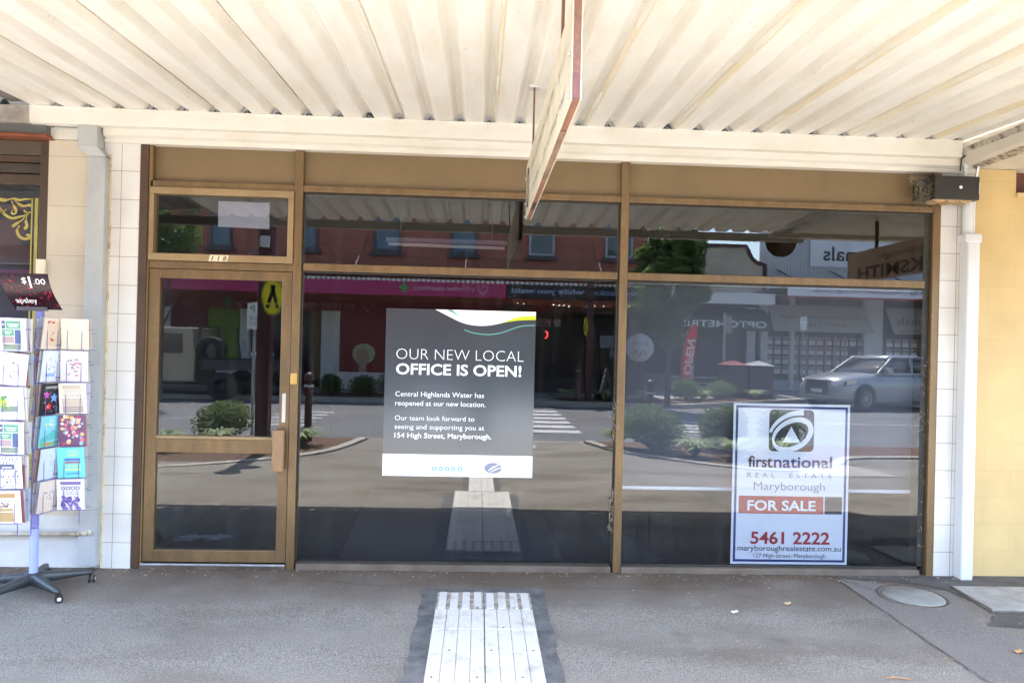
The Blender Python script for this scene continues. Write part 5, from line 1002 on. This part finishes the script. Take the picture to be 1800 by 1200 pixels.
for k, (x, y, r_, lab) in enumerate([(2.75, -17.2, .4, 'pale strappy plant beside the far bollard'), (3.95, -17.3, .42, 'strappy plant below the chalkboard'), (5.2, -17.2, .42, 'strappy plant right of the far crossing post'), (7.4, -18.2, .42, 'pale strappy plant in front of the slatted bench'), (9.5, -19.2, .42, 'strappy plant at the foot of the silver lidded bin')]): strap(lab, x, y, -.08, r_*1.1, 90, 80+k, .5)
mb = MB().prism([(-5.3, -17.0), (-4.4, -16.6), (-2.2, -16.55), (-1.9, -16.9), (-2.0, -18.1), (-5.4, -18.1)], 'z', -.2, -.07); mb.prism([(2.4, -17.5), (2.7, -16.75), (5.5, -16.6), (7.6, -17.3), (10.4, -19.4), (9, -19.7), (6, -18.4), (2.6, -18.2)], 'z', -.2, -.07); struct(mb.build('garden_bed', MULCH))
# street trees
def tree(label, x, y, z, h, cr, zc, crz, n, seed, size=.06):
    rnd = random.Random(seed); t = thing('street_tree', label, 'tree', (x, y, z)); mb = MB(); mb.tube([(x, y, z), (x+.03, y, z+h*.35), (x, y+.04, z+h*.8)], [.09, .07, .02], 8)
    for k in range(11): a = rnd.uniform(0, 6.28); z0 = z+h*rnd.uniform(.3, .65); mb.tube([(x, y, z0), (x+math.cos(a)*cr*.4, y+math.sin(a)*cr*.4, z0+h*.16), (x+math.cos(a)*cr*.75, y+math.sin(a)*cr*.75, z0+h*.24)], [.035, .02, .006], 5)
    mb.build('trunk', BARK, t); mb = MB()
    for k in range(34):
        a = rnd.uniform(0, 6.28); r_ = rnd.random()**.5; zz = rnd.uniform(-1, 1); k_ = math.sqrt(max(0, 1-zz*zz))
        c = (x+math.cos(a)*cr*r_*k_, y+math.sin(a)*cr*r_*k_, zc+crz*zz*.9); s_ = rnd.uniform(.28, .5)*cr*.9; mb.add(*leaf_clump(c, (s_, s_, s_*.9), n//34, size, rnd, power=.4))
    mb.build('crown', LEAFT, t); return t
tree('full leafy street tree between the take away and the optical shop', 5.5, -15.6, -.1, 5.6, 1.15, 3.7, 2.0, 15000, 5, .085)
tree('sparse young street tree at the left end of the brick building', -8.4, -14.2, -.1, 5.6, .95, 4.55, 1.35, 3600, 9, .09)

# ------------------------------------------------------------------ vehicles
def loft(mb, sts, seg_pts):
    """stations along x: (x, [(y,z)...]) joined into a closed skin"""
    n = len(sts[0][1]); vs = [(x, y, z) for x, ring_ in sts for y, z in ring_]
    fs = [(i*n+j, i*n+(j+1) % n, (i+1)*n+(j+1) % n, (i+1)*n+j) for i in range(len(sts)-1) for j in range(n)]
    return mb.add(vs, fs+[tuple(range(n))[::-1], tuple(range((len(sts)-1)*n, len(sts)*n))], True)
def ring_(yc, hw, zb, zt, r_=.12):
    return [(yc-hw+r_*.3, zb), (yc+hw-r_*.3, zb), (yc+hw, zb+r_*.6), (yc+hw, zb+(zt-zb)*.55), (yc+hw-.02, zt-r_), (yc+hw-r_*.9, zt-.01), (yc, zt+.015), (yc-hw+r_*.9, zt-.01), (yc-hw+.02, zt-r_), (yc-hw, zb+(zt-zb)*.55), (yc-hw, zb+r_*.6)]
def wheel(x, y, z, r_, par, rim=None):
    tw = MB().lathe([(r_*.62, -.11), (r_*.9, -.115), (r_, -.08), (r_, .08), (r_*.9, .115), (r_*.62, .11)], (x, y, z), 28, 'y').build('tyre', mat('tyre_rubber', (.02, .02, .02), (.03, .03, .03), 20, .8), par)
    mb = MB().lathe([(0, .07), (r_*.2, .09), (r_*.22, .06)], (x, y, z), 16, 'y')
    for k in range(10): a = 2*math.pi*k/10; mb.prism([(x+math.cos(a-.1)*r_*.15, z+math.sin(a-.1)*r_*.15), (x+math.cos(a+.1)*r_*.15, z+math.sin(a+.1)*r_*.15), (x+math.cos(a+.08)*r_*.62, z+math.sin(a+.08)*r_*.62), (x+math.cos(a-.08)*r_*.62, z+math.sin(a-.08)*r_*.62)], 'y', y+.05, y+.09)
    mb.lathe([(r_*.58, .06), (r_*.64, .1), (r_*.64, -.1), (0, -.1)], (x, y, z), 24, 'y'); mb.build('rim', rim or mat('alloy_rim', (.45, .46, .47), rough=.3, metal=.8), tw)
SIL = mat('silver_car_paint', (.37, .395, .43), (.35, .375, .41), 2, .18, metal=.35, spec=.8); CARG = mat('car_glass', (.02, .025, .03), rough=.05, spec=1.); CHR = mat('chrome', (.7, .7, .7), rough=.12, metal=1.)
cx, cy, gz = 10.75, -18.1, -.21
car = thing('parked_car', 'silver sport utility car parked across the street facing left', 'car', (13.05, cy, gz))
mb = MB(); prof = [(0, .40, .66, .70), (.06, .30, .80, .82), (.25, .24, .93, .88), (.6, .22, 1.0, .92), (1.2, .21, 1.06, .94), (1.75, .21, 1.09, .94), (2.8, .21, 1.08, .94), (3.6, .21, 1.08, .94), (4.2, .24, 1.06, .92), (4.5, .32, 1.0, .86), (4.6, .42, .9, .78)]
loft(mb, [(cx+x, ring_(cy, hw, gz+zb, gz+zt, .14)) for x, zb, zt, hw in prof], 0); mb.build('body', SIL, car)
mb = MB(); gh = [(1.35, .80, 1.04, .86), (1.75, .78, 1.30, .82), (2.15, .70, 1.53, .78), (2.6, .66, 1.60, .78), (3.5, .66, 1.58, .78), (4.05, .70, 1.42, .80), (4.42, .78, 1.05, .84)]
loft(mb, [(cx+x, [(cy-hb, gz+1.0), (cy+hb, gz+1.0), (cy+ht, gz+zt-.05), (cy+ht*.8, gz+zt), (cy-ht*.8, gz+zt), (cy-ht, gz+zt-.05)]) for x, ht, zt, hb in gh], 0); mb.build('windows', CARG, car)
mb = MB(); loft(mb, [(cx+x, [(cy-ht*.86, gz+zt-.01), (cy+ht*.86, gz+zt-.01), (cy+ht*.7, gz+zt+.045), (cy-ht*.7, gz+zt+.045)]) for x, ht, zt in ((2.05, .76, 1.49), (2.5, .74, 1.58), (3.5, .74, 1.575), (4.1, .74, 1.40))], 0); mb.build('roof', SIL, car)
for s in (-1, 1):
    mb = MB()
    for a, b in (((1.4, .87, 1.04), (2.2, .72, 1.55)), ((2.2, .72, 1.55), (3.6, .71, 1.57)), ((3.6, .71, 1.57), (4.4, .84, 1.06)), ((2.95, .84, 1.05), (2.95, .72, 1.56)), ((1.4, .885, 1.06), (4.4, .885, 1.07))): mb.tube([(cx+a[0], cy+s*a[1], gz+a[2]), (cx+b[0], cy+s*b[1], gz+b[2])], .03, 6)
    mb.build('pillar', SIL, car); mb = MB(); mb.rbox(cx+1.72, cx+1.95, cy+s*.94-.09, cy+s*.94+.09, gz+1.08, gz+1.25, .04); mb.build('wing_mirror', SIL, car)
    for x in (.92, 3.72):
        MB().lathe([(.0, 0), (.43, 0), (.43, .02), (0, .02)], (cx+x, cy+s*.935-.01, gz+.36), 28, 'y').build('wheel_arch', BLACK, car); wheel(cx+x, cy+s*.88, gz+.36, .36, car)
    mb = MB(); mb.prism([(cx+.16, gz+.72), (cx+.55, gz+.80), (cx+.62, gz+.92), (cx+.2, gz+.84)], 'y', cy+s*.83, cy+s*.915); mb.build('headlight', CHR, car)
    mb = MB(); mb.rbox(cx+2.5, cx+2.68, cy+s*.935-.012, cy+s*.935+.012, gz+.92, gz+.95, .005); mb.build('door_handle', CHR, car)
mb = MB(); mb.prism([(cy-.42, gz+.42), (cy+.42, gz+.42), (cy+.5, gz+.62), (cy+.42, gz+.86), (cy-.42, gz+.86), (cy-.5, gz+.62)], 'x', cx-.02, cx+.12); mb.build('grille', BLACKPAINT, car); B(cx-.045, cx-.02, cy-.2, cy+.2, gz+.5, gz+.6).build('number_plate', WHITE, car)
mb = MB(); mb.tube([(cx-.03, cy-.42, gz+.86), (cx-.03, cy+.42, gz+.86), (cx-.03, cy+.5, gz+.62), (cx-.03, cy+.42, gz+.42), (cx-.03, cy-.42, gz+.42), (cx-.03, cy-.5, gz+.62), (cx-.03, cy-.42, gz+.86)], .02, 6); mb.build('grille_surround', CHR, car)
car.rotation_euler = (0, 0, R(-20)); car.scale = (1.06, 1.04, 1.09)
# beige four wheel drive with a tray
TAN = mat('tan_vehicle_paint', (.40, .33, .24), (.36, .295, .21), 2, .3, spec=.6); ux, uy, uz = -12.2, -16.6, -.21
ut = thing('tray_utility', 'tan four wheel drive with a dark tray parked in front of the pharmacy', 'utility', (-9.2, uy, uz))
mb = MB(); mb.prism([(ux, uz+.55), (ux+4.1, uz+.55), (ux+4.1, uz+1.28), (ux+1.3, uz+1.22), (ux+.05, uz+1.15)], 'y', uy-.88, uy+.88); mb.prism([(ux+1.35, uz+1.22), (ux+4.08, uz+1.28), (ux+4.0, uz+2.02), (ux+2.0, uz+2.02)], 'y', uy-.8, uy+.8); mb.build('body', TAN, ut)
mb = MB(); mb.rbox(ux+1.95, ux+4.05, uy-.78, uy+.78, uz+2.02, uz+2.08, .02); mb.build('roof', mat('pale_cream_roof', (.62, .58, .48), rough=.4), ut)
for s in (-1, 1):
    for a, b in ((1.95, 2.75), (2.85, 3.75)): mb = MB(); y0 = uy+s*.8; mb.box(ux+a, ux+b, y0-.012, y0+.012, uz+1.34, uz+1.90); mb.build('side_window', CARG, ut)
mb = MB(); mb.box(ux+4.3, ux+6.6, uy-.9, uy+.9, uz+.88, uz+.97); mb.box(ux+4.3, ux+6.6, uy+.86, uy+.9, uz+.97, uz+1.18); mb.box(ux+4.3, ux+6.6, uy-.9, uy-.86, uz+.97, uz+1.18); mb.box(ux+6.56, ux+6.6, uy-.86, uy+.86, uz+.97, uz+1.18); mb.build('tray', mat('dark_tray', (.03, .03, .032), rough=.5), ut)
mb = MB()
for y in (uy-.7, uy+.7): mb.tube([(ux+4.2, y, uz+.9), (ux+4.2, y, uz+2.12), (ux+4.75, y, uz+2.08), (ux+4.9, y, uz+1.2)], .03, 8)
mb.tube([(ux+4.2, uy-.7, uz+2.12), (ux+4.2, uy+.7, uz+2.12)], .03, 8); mb.build('headboard_frame', BLACKPAINT, ut)
mb = MB().lathe([(.22, -.14), (.36, -.15), (.41, -.1), (.41, .1), (.36, .15), (.22, .14)], (ux+4.48, uy+.55, uz+1.42), 26, 'y'); mb.build('spare_tyre', MC['tyre_rubber'], ut)
for x in (.9, 4.9):
    for s in (-1, 1): wheel(ux+x, uy+s*.82, uz+.41, .41, ut, BLACKPAINT)
B(ux+.4, ux+6.3, uy-.5, uy+.5, uz+.42, uz+.55).build('chassis', BLACK, ut)
t = thing('cool_box', 'blue and white cool box on the tray of the tan utility', 'cool box', (ux+5.95, uy+.5, uz+1.18)); MB().rbox(ux+5.7, ux+6.2, uy+.4, uy+.85, uz+.975, uz+1.32, .02).build('body', mat('blue_plastic', (.03, .07, .32), rough=.4), t); MB().rbox(ux+5.68, ux+6.22, uy+.38, uy+.87, uz+1.32, uz+1.40, .015).build('lid', WHITE, t)

# ------------------------------------------------------------------ the photographer
SKIN = mat('skin', (.48, .27, .19), (.44, .24, .17), 6, .5); CLOTH = mat('dark_clothing', (.025, .027, .034), (.035, .036, .044), 5, .85); HAIR = mat('brown_hair', (.05, .032, .02), rough=.6)
pz = zf(-5.42); py = -5.42
def skin_mesh(verts, edges, radii, name, m, parent, root=0):
    me = bpy.data.meshes.new(name); me.from_pydata(verts, edges, []); o = bpy.data.objects.new(name, me); COL.objects.link(o)
    md = o.modifiers.new('skin', 'SKIN'); sub = o.modifiers.new('sub', 'SUBSURF'); sub.levels = 3
    for i, r_ in enumerate(radii): me.skin_vertices[0].data[i].radius = (r_, r_) if not isinstance(r_, tuple) else r_
    me.skin_vertices[0].data[root].use_root = True
    bpy.context.view_layer.update(); dg = bpy.context.evaluated_depsgraph_get(); m2 = bpy.data.meshes.new_from_object(o.evaluated_get(dg)); bpy.data.objects.remove(o)
    m2.materials.clear(); m2.materials.append(m)
    for p in m2.polygons: p.use_smooth = True
    return link(name, m2, parent)
pe = thing('person', 'person in dark clothes taking the photograph with a camera held to the face', 'person', (0, py, pz))
V_, E_, R_ = [], [], []
def vert(x, y, z, r_, link_to=None):
    V_.append((x, py+y, pz+z)); R_.append(r_); k = len(V_)-1
    if link_to is not None: E_.append((link_to, k))
    return k
pel = vert(0, 0, .94, .155); wst = vert(0, -.005, 1.06, .145, pel); ch = vert(0, -.01, 1.20, .155, wst); sh_ = vert(0, 0, 1.37, .125, ch); nk = vert(0, .01, 1.49, .056, sh_); hd = vert(0, .03, 1.58, .080, nk); hd2 = vert(0, .035, 1.67, .096, hd); vert(0, .03, 1.74, .070, hd2)
for s in (-1, 1):
    h_ = vert(s*.095, 0, .84, .105, pel); k_ = vert(s*.115, .02, .50, .075, h_); a_ = vert(s*.12, -.01, .12, .056, k_); b_ = vert(s*.125, .05, .05, .042, a_); vert(s*.14, .17, .035, .032, b_)
    s1 = vert(s*.185, 0, 1.385, .075, sh_); el_ = vert(s*.265, .09, 1.19, .056, s1); fa = vert(s*.195, .12, 1.42, .045, el_); wr_ = vert(s*.125, .135, 1.585, .028, fa); pm = vert(s*.092, .165, 1.655, .029, wr_)
    for k in range(4):
        f1 = vert(s*(.094-.003*k), .202+.003*k, 1.650+.020*k, .0098, pm); f2 = vert(s*(.070-.002*k), .217, 1.652+.021*k, .0088, f1); vert(s*(.046+.003*k), .214, 1.653+.021*k, .0078, f2)
    t1 = vert(s*.074, .148, 1.632, .0108, pm); vert(s*.050, .148, 1.628, .009, t1)
body = skin_mesh(V_, E_, R_, 'body', SKIN, pe)
for m_ in (CLOTH, mat('dark_trousers', (.03, .034, .05), (.02, .024, .036), 8, rough=.9)): body.data.materials.append(m_)
for p in body.data.polygons:                    # clothes follow the body: trousers, jumper with sleeves to the wrist, skin above
    c = p.center; z = c.z
    p.material_index = 2 if z < .95 else 1 if (z < 1.455 or (abs(c.x) > .105 and z < 1.56)) else 0
ring = [(math.cos(2*math.pi*k/20)*.072, py+.008+math.sin(2*math.pi*k/20)*.072, pz+1.452) for k in range(21)]; MB().tube(ring, .009, 8).build('collar', CLOTH, pe)
for s in (-1, 1):
    c0 = Vector((s*.138, py+.133, pz+1.553)); ax = Vector((-s*.07, .015, .165)).normalized(); u_ = ax.cross(Vector((0, 1, 0))).normalized(); v_ = ax.cross(u_); MB().tube([c0+(u_*math.cos(2*math.pi*k/16)+v_*math.sin(2*math.pi*k/16))*.033 for k in range(17)], .008, 8).build('cuff', CLOTH, pe)
for s in (-1, 1): MB().rbox(s*.13-.048, s*.13+.048, py-.07, py+.21, pz, pz+.085, .03).build('shoe', BLACKPAINT, pe)
mb = MB(); vs, fs = [], []
for j in range(7):
    for i in range(16):
        a = 2*math.pi*i/16; e = R(8+j*13); r_ = .108 if math.sin(a) < .35 else .102
        vs.append((math.cos(a)*r_*math.cos(e)*.92, py+.022+math.sin(a)*r_*math.cos(e)*1.05, pz+1.675+(math.sin(e)*.116 if math.sin(a) > .3 else math.sin(e)*.116-.05*(1-j/6))))
mb.add(vs, [(j*16+i, j*16+(i+1) % 16, (j+1)*16+(i+1) % 16, (j+1)*16+i) for j in range(6) for i in range(16)]+[tuple(96+i for i in range(16))], True); mb.build('hair', HAIR, pe)
mb = MB()
for s in (-1, 1): mb.lathe([(0, -.006), (.012, 0), (0, .006)], (s*.036, py+.122, pz+1.655), 10, 'y')
mb.build('eye', WHITE, pe); mb = MB(); mb.tube([(0, py+.118, pz+1.66), (0, py+.142, pz+1.615), (0, py+.122, pz+1.605)], [.007, .013, .01], 8); mb.build('nose', SKIN, pe); mb = MB(); mb.tube([(-.025, py+.112, pz+1.57), (0, py+.12, pz+1.568), (.025, py+.112, pz+1.57)], [.004, .007, .004], 8); mb.build('mouth', mat('lip', (.38, .13, .11)), pe)
mb = MB()
for s in (-1, 1): mb.lathe([(0, -.008), (.028, -.006), (.03, .004), (0, .006)], (s*.098, py+.02, pz+1.645), 12, 'x')
mb.build('ear', SKIN, pe)
t = thing('camera_body', 'black camera held in front of the photographer\'s face', 'camera', (0, -5.25, 1.6)); MB().rbox(-.065, .065, -5.262, -5.215, 1.59, 1.672, .008).build('body', BLACKPAINT, t); MB().tube([(0, -5.215, 1.629), (0, -5.185, 1.629)], .03, 20).build('lens', BLACKPAINT, t)

bpy.context.view_layer.update()
